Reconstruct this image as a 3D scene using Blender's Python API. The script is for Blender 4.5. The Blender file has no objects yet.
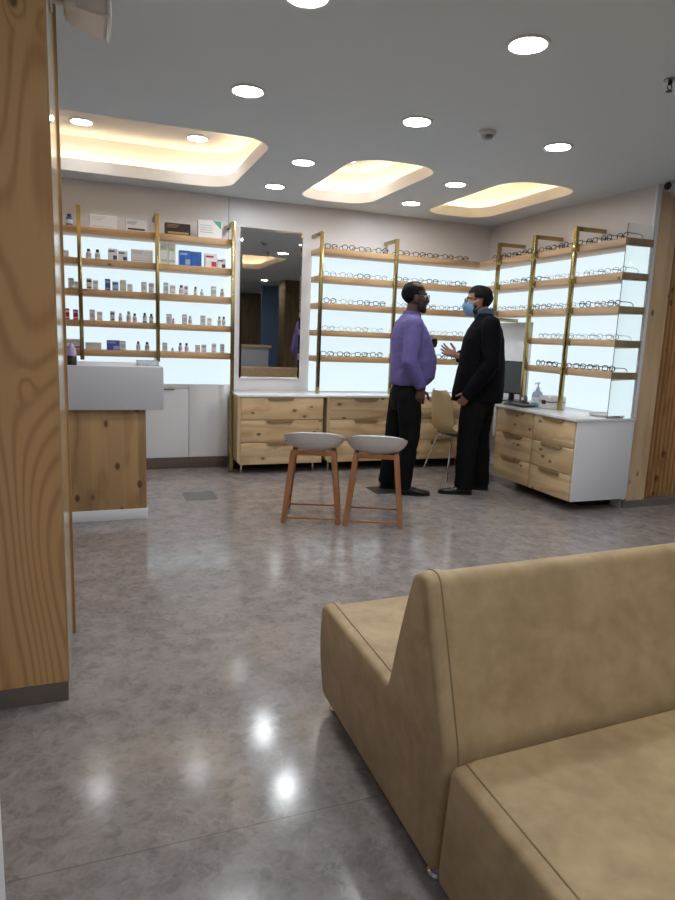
import bpy, bmesh, math, random
from math import sin, cos, pi, radians, atan2
from mathutils import Vector, Matrix
random.seed(7)
S = bpy.context.scene
COL = S.collection

# ------------------------------------------------------------------ materials
def new_mat(name):
    m = bpy.data.materials.new(name); m.use_nodes = True
    nt = m.node_tree
    return m, nt, nt.nodes, nt.links, nt.nodes['Principled BSDF']

def plain(name, col, rough=.5, metal=0., noise=.0, nscale=30., coat=0., bump=0., trans=0., ior=1.45, spec=.5):
    m, nt, N, L, B = new_mat(name)
    B.inputs['Base Color'].default_value = (*col, 1)
    B.inputs['Roughness'].default_value = rough
    B.inputs['Metallic'].default_value = metal
    B.inputs['Coat Weight'].default_value = coat
    B.inputs['Transmission Weight'].default_value = trans
    B.inputs['IOR'].default_value = ior
    B.inputs['Specular IOR Level'].default_value = spec
    if noise or bump:
        tc = N.new('ShaderNodeTexCoord'); nz = N.new('ShaderNodeTexNoise')
        nz.inputs['Scale'].default_value = nscale; nz.inputs['Detail'].default_value = 4
        L.new(tc.outputs['Object'], nz.inputs['Vector'])
        if noise:
            mx = N.new('ShaderNodeMix'); mx.data_type = 'RGBA'
            mx.inputs[6].default_value = (*[max(0, c*(1-noise)) for c in col], 1)
            mx.inputs[7].default_value = (*[min(1, c*(1+noise)) for c in col], 1)
            L.new(nz.outputs['Fac'], mx.inputs[0]); L.new(mx.outputs[2], B.inputs['Base Color'])
        if bump:
            bp = N.new('ShaderNodeBump'); bp.inputs['Strength'].default_value = bump; bp.inputs['Distance'].default_value = .01
            L.new(nz.outputs['Fac'], bp.inputs['Height']); L.new(bp.outputs['Normal'], B.inputs['Normal'])
    return m

def emit(name, col, strength, base=.8):
    m, nt, N, L, B = new_mat(name)
    B.inputs['Base Color'].default_value = (base, base, base, 1)
    B.inputs['Emission Color'].default_value = (*col, 1)
    B.inputs['Emission Strength'].default_value = strength
    return m

def math_node(nt, op, a, b=None, clamp=False):
    n = nt.nodes.new('ShaderNodeMath'); n.operation = op; n.use_clamp = clamp
    for i, v in enumerate((a, b)):
        if v is None: continue
        if isinstance(v, (int, float)): n.inputs[i].default_value = v
        else: nt.links.new(v, n.inputs[i])
    return n.outputs[0]

def wood(name, light, dark, axis='Z', knot=10., knot_r=.13, rings=40., rscale=3., rough=.45, coat=0., ring_mix=.55, spec=.5, kbump=.04, plank=0., stretch=.13, blotch=.9):
    m, nt, N, L, B = new_mat(name)
    tc = N.new('ShaderNodeTexCoord'); oi = N.new('ShaderNodeObjectInfo')
    vm = N.new('ShaderNodeVectorMath'); vm.operation = 'ADD'
    cb = N.new('ShaderNodeCombineXYZ')
    r1 = math_node(nt, 'MULTIPLY', oi.outputs['Random'], 13.7)
    r2 = math_node(nt, 'MULTIPLY', oi.outputs['Random'], 31.3)
    L.new(r1, cb.inputs[0]); L.new(r2, cb.inputs[1]); L.new(r1, cb.inputs[2])
    L.new(tc.outputs['Object'], vm.inputs[0]); L.new(cb.outputs[0], vm.inputs[1])
    i = 'XYZ'.index(axis)
    def mapped(k):
        mp = N.new('ShaderNodeMapping'); s = [1, 1, 1]; s[i] = k
        mp.inputs['Scale'].default_value = s
        L.new(vm.outputs[0], mp.inputs['Vector']); return mp.outputs[0]
    vo = N.new('ShaderNodeTexVoronoi'); vo.inputs['Scale'].default_value = knot
    L.new(mapped(.6), vo.inputs['Vector'])
    dist = vo.outputs['Distance']
    kb = N.new('ShaderNodeMapRange'); kb.interpolation_type = 'SMOOTHSTEP'
    kb.inputs[1].default_value = 0; kb.inputs[2].default_value = knot_r*3; kb.inputs[3].default_value = kbump; kb.inputs[4].default_value = 0
    L.new(dist, kb.inputs[0])
    n1 = N.new('ShaderNodeTexNoise'); n1.inputs['Scale'].default_value = rscale; n1.inputs['Detail'].default_value = 1.2
    L.new(mapped(stretch), n1.inputs['Vector'])
    f = math_node(nt, 'ADD', n1.outputs['Fac'], kb.outputs[0])
    sn = math_node(nt, 'SINE', math_node(nt, 'MULTIPLY', f, rings*2))
    ring = math_node(nt, 'POWER', math_node(nt, 'ADD', math_node(nt, 'MULTIPLY', sn, .5), .5), 2.2)
    n2 = N.new('ShaderNodeTexNoise'); n2.inputs['Scale'].default_value = 110; n2.inputs['Detail'].default_value = 2
    L.new(mapped(.02), n2.inputs['Vector'])
    n3 = N.new('ShaderNodeTexNoise'); n3.inputs['Scale'].default_value = 9; n3.inputs['Detail'].default_value = 1
    L.new(mapped(.05), n3.inputs['Vector'])
    fac = math_node(nt, 'ADD', math_node(nt, 'MULTIPLY', ring, ring_mix),
                    math_node(nt, 'ADD', math_node(nt, 'MULTIPLY', math_node(nt, 'SUBTRACT', n2.outputs['Fac'], .5), .35),
                              math_node(nt, 'MULTIPLY', math_node(nt, 'SUBTRACT', n3.outputs['Fac'], .5), blotch)), clamp=True)
    mx = N.new('ShaderNodeMix'); mx.data_type = 'RGBA'
    mx.inputs[6].default_value = (*light, 1); mx.inputs[7].default_value = (*dark, 1)
    L.new(fac, mx.inputs[0])
    if plank:
        sp = N.new('ShaderNodeSeparateXYZ'); L.new(vm.outputs[0], sp.inputs[0])
        wn = N.new('ShaderNodeTexWhiteNoise'); wn.noise_dimensions = '1D'
        L.new(math_node(nt, 'FLOOR', math_node(nt, 'DIVIDE', sp.outputs[2 if axis != 'Z' else 0], plank)), wn.inputs['W'])
        hs = N.new('ShaderNodeHueSaturation'); L.new(mx.outputs[2], hs.inputs['Color'])
        L.new(math_node(nt, 'ADD', math_node(nt, 'MULTIPLY', wn.outputs['Value'], .3), .85), hs.inputs['Value'])
        wood_out = hs.outputs[0]
    else: wood_out = mx.outputs[2]
    kr = N.new('ShaderNodeMapRange'); kr.interpolation_type = 'SMOOTHSTEP'
    kr.inputs[1].default_value = knot_r*.45; kr.inputs[2].default_value = knot_r; kr.inputs[3].default_value = 1; kr.inputs[4].default_value = 0
    L.new(dist, kr.inputs[0])
    m2 = N.new('ShaderNodeMix'); m2.data_type = 'RGBA'
    m2.inputs[7].default_value = (dark[0]*.28, dark[1]*.2, dark[2]*.15, 1)
    L.new(math_node(nt, 'MULTIPLY', kr.outputs[0], .85), m2.inputs[0]); L.new(wood_out, m2.inputs[6])
    L.new(m2.outputs[2], B.inputs['Base Color'])
    B.inputs['Roughness'].default_value = rough; B.inputs['Coat Weight'].default_value = coat
    B.inputs['Coat Roughness'].default_value = .15; B.inputs['Specular IOR Level'].default_value = spec
    return m

def marble():
    m, nt, N, L, B = new_mat('polished_stone')
    tc = N.new('ShaderNodeTexCoord')
    n1 = N.new('ShaderNodeTexNoise'); n1.inputs['Scale'].default_value = 9.; n1.inputs['Detail'].default_value = 6; n1.inputs['Distortion'].default_value = .6
    n2 = N.new('ShaderNodeTexNoise'); n2.inputs['Scale'].default_value = 26; n2.inputs['Detail'].default_value = 8; n2.inputs['Distortion'].default_value = .7
    vo = N.new('ShaderNodeTexVoronoi'); vo.inputs['Scale'].default_value = 15; vo.feature = 'F1'
    for n in (n1, n2): L.new(tc.outputs['Object'], n.inputs['Vector'])
    mv = N.new('ShaderNodeMix'); mv.data_type = 'VECTOR'; mv.inputs[0].default_value = .16
    L.new(tc.outputs['Object'], mv.inputs[4]); L.new(n2.outputs['Color'], mv.inputs[5]); L.new(mv.outputs[1], vo.inputs['Vector'])
    cr = N.new('ShaderNodeValToRGB'); e = cr.color_ramp.elements
    e[0].position = .34; e[0].color = (.185, .158, .150, 1)
    e[1].position = .80; e[1].color = (.345, .308, .298, 1)
    k = e.new(.52); k.color = (.25, .22, .212, 1)
    f = math_node(nt, 'ADD', math_node(nt, 'MULTIPLY', n1.outputs['Fac'], .5),
                  math_node(nt, 'ADD', math_node(nt, 'MULTIPLY', n2.outputs['Fac'], .30), math_node(nt, 'MULTIPLY', vo.outputs['Distance'], .42)))
    L.new(f, cr.inputs[0])
    # thin pale veins
    n4 = N.new('ShaderNodeTexNoise'); n4.inputs['Scale'].default_value = 6; n4.inputs['Detail'].default_value = 5; n4.inputs['Distortion'].default_value = 2.5
    L.new(tc.outputs['Object'], n4.inputs['Vector'])
    ab = math_node(nt, 'ABSOLUTE', math_node(nt, 'SUBTRACT', n4.outputs['Fac'], .5))
    vr = N.new('ShaderNodeMapRange'); vr.inputs[1].default_value = 0; vr.inputs[2].default_value = .018; vr.inputs[3].default_value = .22; vr.inputs[4].default_value = 0
    L.new(ab, vr.inputs[0])
    mx = N.new('ShaderNodeMix'); mx.data_type = 'RGBA'; mx.inputs[7].default_value = (.47, .44, .42, 1)
    L.new(vr.outputs[0], mx.inputs[0]); L.new(cr.outputs[0], mx.inputs[6])
    # fine joints between the large slabs
    sp = N.new('ShaderNodeSeparateXYZ'); L.new(tc.outputs['Object'], sp.inputs[0])
    js = []
    for o, off, per in ((1, 1.485, 3.6), (1, 1.485, 3.6)):
        a = math_node(nt, 'FRACT', math_node(nt, 'ADD', math_node(nt, 'DIVIDE', math_node(nt, 'SUBTRACT', sp.outputs[o], off), per), .5))
        d = math_node(nt, 'ABSOLUTE', math_node(nt, 'SUBTRACT', a, .5))
        js.append(math_node(nt, 'LESS_THAN', d, .0007))
    jn = math_node(nt, 'MAXIMUM', js[0], js[1])
    m3 = N.new('ShaderNodeMix'); m3.data_type = 'RGBA'; m3.inputs[7].default_value = (.12, .11, .105, 1)
    L.new(math_node(nt, 'MULTIPLY', jn, .45), m3.inputs[0]); L.new(mx.outputs[2], m3.inputs[6])
    L.new(m3.outputs[2], B.inputs['Base Color'])
    n5 = N.new('ShaderNodeTexNoise'); n5.inputs['Scale'].default_value = 3; n5.inputs['Detail'].default_value = 3
    L.new(tc.outputs['Object'], n5.inputs['Vector'])
    L.new(math_node(nt, 'ADD', math_node(nt, 'MULTIPLY', n5.outputs['Fac'], 0.08), .105), B.inputs['Roughness'])
    B.inputs['Specular IOR Level'].default_value = .5
    return m

def leather():
    m, nt, N, L, B = new_mat('beige_leather')
    tc = N.new('ShaderNodeTexCoord')
    n1 = N.new('ShaderNodeTexNoise'); n1.inputs['Scale'].default_value = 7; n1.inputs['Detail'].default_value = 6; n1.inputs['Distortion'].default_value = .6
    n2 = N.new('ShaderNodeTexNoise'); n2.inputs['Scale'].default_value = 260; n2.inputs['Detail'].default_value = 2
    n3 = N.new('ShaderNodeTexNoise'); n3.inputs['Scale'].default_value = 26; n3.inputs['Detail'].default_value = 5
    for n in (n1, n2, n3): L.new(tc.outputs['Object'], n.inputs['Vector'])
    cr = N.new('ShaderNodeValToRGB'); e = cr.color_ramp.elements
    e[0].position = .36; e[0].color = (.385, .265, .14, 1)
    e[1].position = .67; e[1].color = (.53, .385, .215, 1)
    L.new(math_node(nt, 'ADD', math_node(nt, 'MULTIPLY', n1.outputs['Fac'], .65), math_node(nt, 'MULTIPLY', n3.outputs['Fac'], .35)), cr.inputs[0])
    L.new(cr.outputs[0], B.inputs['Base Color'])
    B.inputs['Roughness'].default_value = .52; B.inputs['Specular IOR Level'].default_value = .35
    b = N.new('ShaderNodeBump'); b.inputs['Strength'].default_value = .12; b.inputs['Distance'].default_value = .004
    L.new(n2.outputs['Fac'], b.inputs['Height']); L.new(b.outputs['Normal'], B.inputs['Normal'])
    return m

M = {}
M['floor'] = marble()
M['ceiling'] = plain('ceiling_paint', (.80, .89, .96), .8)
M['wall'] = plain('warm_white_laminate', (.75, .73, .75), .35)
M['white'] = plain('white_laminate', (.86, .87, .92), .28)
M['counter_white'] = plain('grey_white_laminate', (.62, .63, .68), .3)
M['white_gloss'] = plain('white_solid_top', (.85, .86, .88), .15)
M['cove'] = plain('cove_paint', (.86, .84, .82), .7)
M['panel'] = emit('backlit_acrylic', (.72, .865, .93), 1.04, .12)
M['light'] = emit('downlight_diffuser', (.92, .97, 1.0), 118.)
M['light_soft'] = emit('recess_light_diffuser', (.95, .97, 1.0), 34.)
M['led'] = emit('warm_led', (1.0, .77, .46), 15.)
M['trim_ring'] = plain('white_trim', (.8, .8, .8), .4)
pl, pd = (.71, .52, .305), (.49, .30, .135)
M['pine_x'] = wood('pine_grain_x', pl, pd, 'X', knot=11, knot_r=.2, rings=26, rscale=4, plank=.07)
M['pine_y'] = wood('pine_grain_y', pl, pd, 'Y', knot=11, knot_r=.2, rings=26, rscale=4, plank=.07)
M['pull'] = plain('pull_wood', (.30, .19, .085), .5)
M['pine_z'] = wood('pine_grain_z', pl, pd, 'Z', knot=6, knot_r=.12, rings=26, rscale=4)
M['pine_edge'] = plain('pine_edging', (.62, .46, .27), .45, noise=.1, nscale=20)
M['counter_pine'] = wood('counter_pine', (.47, .29, .135), (.28, .155, .06), 'Z', knot=10, knot_r=.22, rings=22, rscale=4, plank=.1)
M['column_pine'] = wood('column_pine', (.72, .43, .19), (.46, .225, .075), 'Z', knot=4.5, knot_r=.075, rings=115, rscale=2.1, rough=.4, coat=.1, ring_mix=.62, kbump=.05, stretch=.24, blotch=.5)
M['column_side'] = wood('column_edge_pine', (.62, .42, .22), (.42, .25, .10), 'Z', knot=4, knot_r=.07, rings=22, rscale=5, rough=.18, coat=.7)
M['shelf_x'] = wood('shelf_pine_x', (.56, .36, .19), (.38, .215, .10), 'X', knot=7, knot_r=.1, rings=20, rscale=4)
M['shelf_y'] = wood('shelf_pine_y', (.60, .41, .25), (.44, .27, .15), 'Y', knot=7, knot_r=.1, rings=20, rscale=4)
M['slat'] = wood('slat_pine', (.50, .26, .10), (.30, .14, .045), 'Z', knot=9, knot_r=.2, rings=22, rscale=6)
M['right_pine'] = wood('right_column_pine', (.70, .51, .31), (.50, .32, .16), 'Z', knot=8, knot_r=.17, rings=16, rscale=4)
M['brass'] = plain('brass', (.38, .30, .13), .22, 1.)
M['plinth'] = plain('stone_plinth', (.20, .165, .15), .35, noise=.15, nscale=14)
M['dark_plinth'] = plain('brown_plinth', (.15, .105, .085), .45, noise=.15, nscale=14)
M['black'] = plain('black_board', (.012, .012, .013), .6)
M['mirror'] = plain('mirror_glass', (.62, .61, .60), .015, 1.)
M['mirror_edge'] = plain('mirror_edge', (.05, .05, .055), .2, .6)
M['leather'] = leather()
M['piping'] = plain('leather_seam', (.31, .215, .11), .6)
M['chrome'] = plain('chrome', (.75, .75, .76), .12, 1.)
M['steel'] = plain('grey_steel', (.35, .35, .36), .3, 1.)
M['stool_shell'] = plain('stool_plastic', (.64, .62, .62), .45)
M['stool_wood'] = wood('stool_wood', (.36, .155, .065), (.24, .09, .035), 'Z', knot=3, knot_r=.02, rings=20, rscale=10, rough=.4)
M['chair_shell'] = plain('chair_plastic', (.52, .40, .22), .35, noise=.06, nscale=6)
M['plastic_white'] = plain('white_plastic', (.72, .69, .70), .4)
M['plastic_dark'] = plain('dark_plastic', (.02, .02, .022), .35)
M['plastic_grey'] = plain('grey_plastic', (.16, .165, .175), .45)
M['screen'] = plain('monitor_screen', (.075, .085, .095), .5)
M['vent'] = plain('floor_plate', (.20, .20, .195), .4, .3, noise=.12, nscale=40)
M['vent_dark'] = plain('floor_plate_dark', (.05, .047, .044), .4, .3)
M['glass'] = plain('clear_glass', (.95, .98, .97), .02, 0, trans=1., ior=1.3)
M['acrylic'] = plain('clear_acrylic', (.85, .88, .9), .05, 0, trans=.9, ior=1.2)
M['skin_a'] = plain('skin_dark', (.075, .036, .025), .5, noise=.12, nscale=40)
M['skin_b'] = plain('skin_brown', (.30, .155, .105), .5, noise=.1, nscale=40)
M['hair'] = plain('black_hair', (.004, .0035, .0035), .75, bump=.6, nscale=120, spec=.2)
M['beard'] = plain('black_beard', (.012, .009, .008), .7, bump=.6, nscale=160)
M['shirt'] = plain('purple_cotton', (.125, .10, .29), .75, noise=.12, nscale=25, bump=.5)
M['shirt_blue'] = plain('blue_cotton', (.06, .09, .19), .75)
M['trouser'] = plain('black_trouser', (.006, .0055, .006), .8, bump=.4, nscale=18, spec=.15)
M['jacket'] = plain('black_suit_cloth', (.0035, .0035, .005), .85, bump=.4, nscale=16, spec=.12)
M['shoe'] = plain('black_shoe', (.012, .011, .011), .3)
M['mask'] = plain('blue_mask', (.19, .35, .56), .8, bump=.2, nscale=60)
M['eye'] = plain('eye_white', (.55, .53, .5), .3)
M['iris'] = plain('eye_iris', (.015, .01, .008), .2)
M['frame_dark'] = plain('dark_acetate', (.015, .013, .018), .3)
M['frame_metal'] = plain('grey_metal_frame', (.20, .20, .22), .3, .6)
M['frame_brown'] = plain('brown_acetate', (.09, .04, .02), .3)
M['frame_blue'] = plain('blue_acetate', (.03, .05, .14), .3)
PC = {'white': (.78, .78, .80), 'grey': (.50, .53, .55), 'navy': (.07, .12, .25), 'blue': (.025, .14, .55), 'violet': (.10, .10, .45),
      'red': (.50, .03, .07), 'black': (.05, .05, .06), 'brown': (.035, .022, .02), 'green': (.10, .33, .24), 'lime': (.40, .62, .36),
      'cream': (.66, .62, .54), 'gold': (.42, .30, .10), 'lilac': (.45, .40, .62), 'pink': (.76, .71, .74), 'teal': (.14, .30, .33), 'paleblue': (.35, .45, .60)}
for k, c in PC.items(): M['p_'+k] = plain('print_'+k, c, .4)
M['blue_wall'] = plain('blue_paint', (.16, .25, .40), .6)
M['old_wood'] = wood('dark_pine', (.22, .15, .075), (.12, .075, .035), 'Z', knot=7, knot_r=.1, rings=20, rscale=4)

# ------------------------------------------------------------------ mesh helpers
def box(bm, x0, x1, y0, y1, z0, z1, bev=0., seg=2):
    r = bmesh.ops.create_cube(bm, size=1)
    v = r['verts']
    for p in v: p.co = Vector(((x0+x1)/2+p.co.x*(x1-x0), (y0+y1)/2+p.co.y*(y1-y0), (z0+z1)/2+p.co.z*(z1-z0)))
    if bev:
        e = list({e for p in v for e in p.link_edges})
        bmesh.ops.bevel(bm, geom=e, offset=bev, segments=seg, affect='EDGES', profile=.5)

def B(x0, x1, y0, y1, z0, z1, bev=0., seg=2):
    bm = bmesh.new(); box(bm, x0, x1, y0, y1, z0, z1, bev, seg); return bm

def ring_loft(bm, rings, closed_ends=True):
    vs = [[bm.verts.new(p) for p in r] for r in rings]
    n = len(vs[0])
    for a, b in zip(vs, vs[1:]):
        for i in range(n):
            bm.faces.new((a[i], a[(i+1) % n], b[(i+1) % n], b[i]))
    if closed_ends:
        bm.faces.new(list(reversed(vs[0]))); bm.faces.new(vs[-1])

def tube(bm, pts, radii, seg=10, flat=1., up=None):
    """closed tube along pts; flat scales the second axis of the section"""
    P = [Vector(p) for p in pts]
    if isinstance(radii, (int, float)): radii = [radii]*len(P)
    u = None; rings = []
    for i, p in enumerate(P):
        t = (P[min(i+1, len(P)-1)]-P[max(i-1, 0)]).normalized()
        if u is None:
            a = Vector(up) if up else (Vector((0, 0, 1)) if abs(t.z) < .9 else Vector((1, 0, 0)))
            u = (a-t*a.dot(t)).normalized()
        else:
            u = (u-t*u.dot(t)).normalized()
        w = t.cross(u)
        rings.append([p+u*cos(2*pi*k/seg)*radii[i]+w*sin(2*pi*k/seg)*radii[i]*flat for k in range(seg)])
    ring_loft(bm, rings)

def ball(bm, c, r, seg=16, rot=None):
    """ellipsoid"""
    if isinstance(r, (int, float)): r = (r, r, r)
    m = Matrix.Translation(Vector(c)) @ (rot.to_4x4() if rot else Matrix()) @ Matrix.Diagonal((*r, 1))
    bmesh.ops.create_uvsphere(bm, u_segments=seg, v_segments=max(8, seg*2//3), radius=1, matrix=m)

def stack(bm, secs, seg=28, power=2.3):
    """horizontal sections (z, xback, xfront, halfwidth[, ycentre])"""
    rings = []
    for s in secs:
        z, xb, xf, hw = s[:4]; yc = s[4] if len(s) > 4 else 0
        cx, rx = (xb+xf)/2, (xf-xb)/2; r = []
        for k in range(seg):
            a = 2*pi*k/seg; c, d = cos(a), sin(a)
            r.append(Vector((cx+rx*math.copysign(abs(c)**(2/power), c), yc+hw*math.copysign(abs(d)**(2/power), d), z)))
        rings.append(r)
    ring_loft(bm, rings)

def lathe(bm, prof, seg=20, c=(0, 0, 0)):
    rings = [[Vector((c[0]+r*cos(2*pi*k/seg), c[1]+r*sin(2*pi*k/seg), c[2]+z)) for k in range(seg)] for r, z in prof]
    ring_loft(bm, rings)

def prism(bm, poly, axis, a, b):
    """extrude 2D polygon along axis (0 x: poly=(y,z); 1 y: poly=(x,z); 2 z: poly=(x,y))"""
    def mk(p, t):
        return Vector((t, p[0], p[1])) if axis == 0 else Vector((p[0], t, p[1])) if axis == 1 else Vector((p[0], p[1], t))
    va = [bm.verts.new(mk(p, a)) for p in poly]; vb = [bm.verts.new(mk(p, b)) for p in poly]
    n = len(poly)
    f = [bm.faces.new(va), bm.faces.new(list(reversed(vb)))]
    for i in range(n): f.append(bm.faces.new((va[i], vb[i], vb[(i+1) % n], va[(i+1) % n])))
    return va, vb, f

def fin(bm, name, mat, angle=40):
    bmesh.ops.recalc_face_normals(bm, faces=bm.faces)
    me = bpy.data.meshes.new(name); bm.to_mesh(me); bm.free()
    for p in me.polygons: p.use_smooth = True
    me.set_sharp_from_angle(angle=radians(angle))
    for mm in (mat if isinstance(mat, (list, tuple)) else [mat]): me.materials.append(mm)
    return me

def fuse(bm, name, mat, voxel=.006, smooth=4, disp=0., dscale=.08, seed=0, fac=.5):
    """one continuous skin from overlapping closed shapes"""
    bmesh.ops.recalc_face_normals(bm, faces=bm.faces)
    me = bpy.data.meshes.new(name+'_raw'); bm.to_mesh(me); bm.free()
    o = bpy.data.objects.new(name+'_raw', me); COL.objects.link(o)
    r = o.modifiers.new('r', 'REMESH'); r.mode = 'VOXEL'; r.voxel_size = voxel
    if smooth:
        s = o.modifiers.new('s', 'SMOOTH'); s.factor = fac; s.iterations = smooth
    if disp:
        t = bpy.data.textures.new(name, 'CLOUDS'); t.noise_scale = dscale; t.noise_depth = 2
        d = o.modifiers.new('d', 'DISPLACE'); d.texture = t; d.strength = disp; d.mid_level = .5; d.texture_coords = 'LOCAL'
    dg = bpy.context.evaluated_depsgraph_get(); dg.update()
    out = bpy.data.meshes.new_from_object(o.evaluated_get(dg), depsgraph=dg)
    bpy.data.objects.remove(o); bpy.data.meshes.remove(me)
    out.name = name; out.materials.clear(); out.materials.append(mat)
    for p in out.polygons: p.use_smooth = True
    return out

ORG = {}
def link(name, data, parent=None):
    o = bpy.data.objects.new(name, data); COL.objects.link(o)
    if parent is not None:
        o.parent = parent; ORG[o.name] = ORG.get(parent.name, Vector())
        return o
    return o

def thing(name, label, cat, loc=(0, 0, 0), rz=0., group=None, world=True):
    """an Empty at the thing's base; with world=True its parts are given in room coordinates"""
    o = bpy.data.objects.new(name, None); COL.objects.link(o)
    o.location = loc; o.rotation_euler = (0, 0, rz); o.empty_display_size = .1
    tag(o, label, cat, group)
    ORG[o.name] = Vector(loc) if world else Vector()
    return o

def tag(o, label, cat, group=None):
    o['label'] = label; o['category'] = cat
    if group: o['group'] = group
    return o

def part(name, bm, mat, parent, angle=40):
    off = ORG.get(parent.name, Vector())
    if off.length: bmesh.ops.translate(bm, verts=bm.verts, vec=-off)
    return link(name, fin(bm, name, mat, angle), parent)

def solo(name, bm, mat, label, cat, group=None, origin=None, angle=40):
    """a thing that is one mesh, its origin at its base"""
    vs = [v.co for v in bm.verts]
    if origin is None:
        origin = Vector(((min(v.x for v in vs)+max(v.x for v in vs))/2, (min(v.y for v in vs)+max(v.y for v in vs))/2, min(v.z for v in vs)))
    bmesh.ops.translate(bm, verts=bm.verts, vec=-Vector(origin))
    o = link(name, fin(bm, name, mat, angle)); o.location = origin
    ORG[o.name] = Vector(origin)
    return tag(o, label, cat, group)

def struct(name, bm, mat, parent=None, angle=40):
    o = link(name, fin(bm, name, mat, angle), parent)
    if parent is None: o['kind'] = 'structure'
    return o

def dup(src, loc, label, group=None, rz=None):
    r = src.copy(); COL.objects.link(r); r.location = loc
    if rz is not None: r.rotation_euler = (0, 0, rz)
    r['label'] = label
    if group: r['group'] = group
    for ch in list(src.children):
        c = ch.copy(); COL.objects.link(c); c.parent = r
        for g in list(ch.children):
            d = g.copy(); COL.objects.link(d); d.parent = c
    return r

ORD = ['first', 'second', 'third', 'fourth', 'fifth', 'sixth', 'seventh', 'eighth', 'ninth', 'tenth', 'eleventh', 'twelfth', 'thirteenth',
       'fourteenth', 'fifteenth', 'sixteenth', 'seventeenth', 'eighteenth', 'nineteenth', 'twentieth']
SHELF = ['top', 'second', 'third', 'fourth', 'lowest']

# ------------------------------------------------------------------ room dimensions (metres)
YB, XR, ZC = 6.18, 4.03, 2.51
YS, XS = 5.935, 3.765            # front faces of the shelves
YP, XP = 5.906, 3.738            # centres of the brass posts
ZS = [2.10, 1.85, 1.60, 1.345, 1.10]   # shelf tops
XL, YF, XE = -2.2, -7.5, 7.0     # left wall, front wall, far right wall

# ------------------------------------------------------------------ setting
struct('floor', B(XL, XE, YF, YB+.1, -.1, 0), M['floor'])
def ceiling():
    bm = bmesh.new()
    edges = []
    def loop(pts):
        v = [bm.verts.new((x, y, ZC)) for x, y in pts]
        for i in range(len(v)): edges.append(bm.edges.new((v[i], v[(i+1) % len(v)])))
    loop([(XL, YF), (XE, YF), (XE, YB), (XL, YB)])
    for c in COVES: loop(rrect(*c))
    bmesh.ops.triangle_fill(bm, use_beauty=True, use_dissolve=False, edges=edges)
    return bm
def rrect(x0, x1, y0, y1, r=.24, n=8):
    p = []
    for cx, cy, a0 in ((x1-r, y0+r, -90), (x1-r, y1-r, 0), (x0+r, y1-r, 90), (x0+r, y0+r, 180)):
        for k in range(n+1):
            a = radians(a0+90*k/n); p.append((cx+r*cos(a), cy+r*sin(a)))
    return p
COVES = [(-1.25, 1.155, 4.32, 5.88), (1.76, 2.435, 4.39, 5.89), (3.03, 3.715, 4.40, 5.89), (1.85, 3.05, -.25, 1.9)]
cl = struct('ceiling', ceiling(), M['ceiling'])
for i, (x0, x1, y0, y1) in enumerate(COVES):
    bm = bmesh.new()
    zl, zt, w, t = ZC+.095, ZC+.29, .10, .012
    rings = [[Vector((x, y, ZC)) for x, y in rrect(x0, x1, y0, y1)], [Vector((x, y, zl)) for x, y in rrect(x0, x1, y0, y1)],
             [Vector((x, y, zl)) for x, y in rrect(x0-t, x1+t, y0-t, y1+t, .252)],
             [Vector((x, y, ZC+.03)) for x, y in rrect(x0-t, x1+t, y0-t, y1+t, .252)],
             [Vector((x, y, ZC+.03)) for x, y in rrect(x0-w, x1+w, y0-w, y1+w, .34)],
             [Vector((x, y, zt)) for x, y in rrect(x0-w, x1+w, y0-w, y1+w, .34)]]
    ring_loft(bm, rings, False)
    bm.verts.ensure_lookup_table()
    bm.faces.new(bm.verts[-len(rings[0]):])
    tr = struct('trim_%d' % (i+1), bm, M['cove'])
    bm = bmesh.new()
    tube(bm, [(x, y, ZC+.05) for x, y in rrect(x0-.055, x1+.055, y0-.055, y1+.055, .3)]+[(*rrect(x0-.055, x1+.055, y0-.055, y1+.055, .3)[0], ZC+.05)], .009, 6)
    struct('led_strip', bm, M['led'], tr)

struct('wall_back', B(XL-.1, XR+.1, YB, YB+.1, 0, ZC+.4), M['wall'])
struct('wall_right', B(XR, XR+.1, 3.983, YB, 0, ZC), M['wall'])
struct('wall_left', B(XL-.1, XL, YF, YB, 0, ZC), M['wall'])
struct('wall_front', B(XL, XE, YF-.1, YF, 0, ZC), M['old_wood'])
struct('wall_far_right', B(XE, XE+.1, YF, 4.4, 0, ZC), M['wall'])
# fine vertical joint in the back wall cladding above the mirror
bm = bmesh.new(); box(bm, 1.215, 1.219, YB-.002, YB, 2.12, ZC); struct('trim_5', bm, M['dark_plinth'])

# fluted pine wall beside the right column
bm = bmesh.new()
x, pts = 4.25, []
while x < XE-.01:
    pts += [(x, 4.075), (x+.004, 4.05), (x+.012, 4.042), (x+.032, 4.042), (x+.040, 4.05), (x+.044, 4.075)]
    x += .047
prism(bm, [(4.25, 4.2)]+pts+[(XE, 4.2)], 2, .06, ZC)
ws = struct('wall_fluted', bm, M['slat'], angle=25)
struct('baseboard_right', B(4.031, XE, 3.962, 4.07, 0, .06), M['plinth'])
# right pine column with its white edge strip
cr = struct('column_right', B(4.06, 4.248, 3.965, 4.19, .06, ZC), M['right_pine'])
struct('edge_strip', B(4.012, 4.0595, 3.960, 3.982, .7405, ZC), M['white'], cr)

# left pine column close to the camera
c = struct('column_left', B(-.80, -.102, 2.262, 2.79, .068, ZC), M['column_pine'])
struct('edge_panel', B(-.102, -.096, 2.262, 2.79, .068, ZC), M['column_side'], c)
struct('edge_strip', B(-.104, -.087, 2.79, 2.815, .0, ZC), M['counter_pine'], c)
struct('baseboard_left', B(-.80, -.100, 2.258, 2.79, 0, .067), M['plinth'])
# white wall end at the very left, beside the camera
struct('wall_end', B(-.62, -.146, .90, 1.0, 0, ZC), M['white'])

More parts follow.
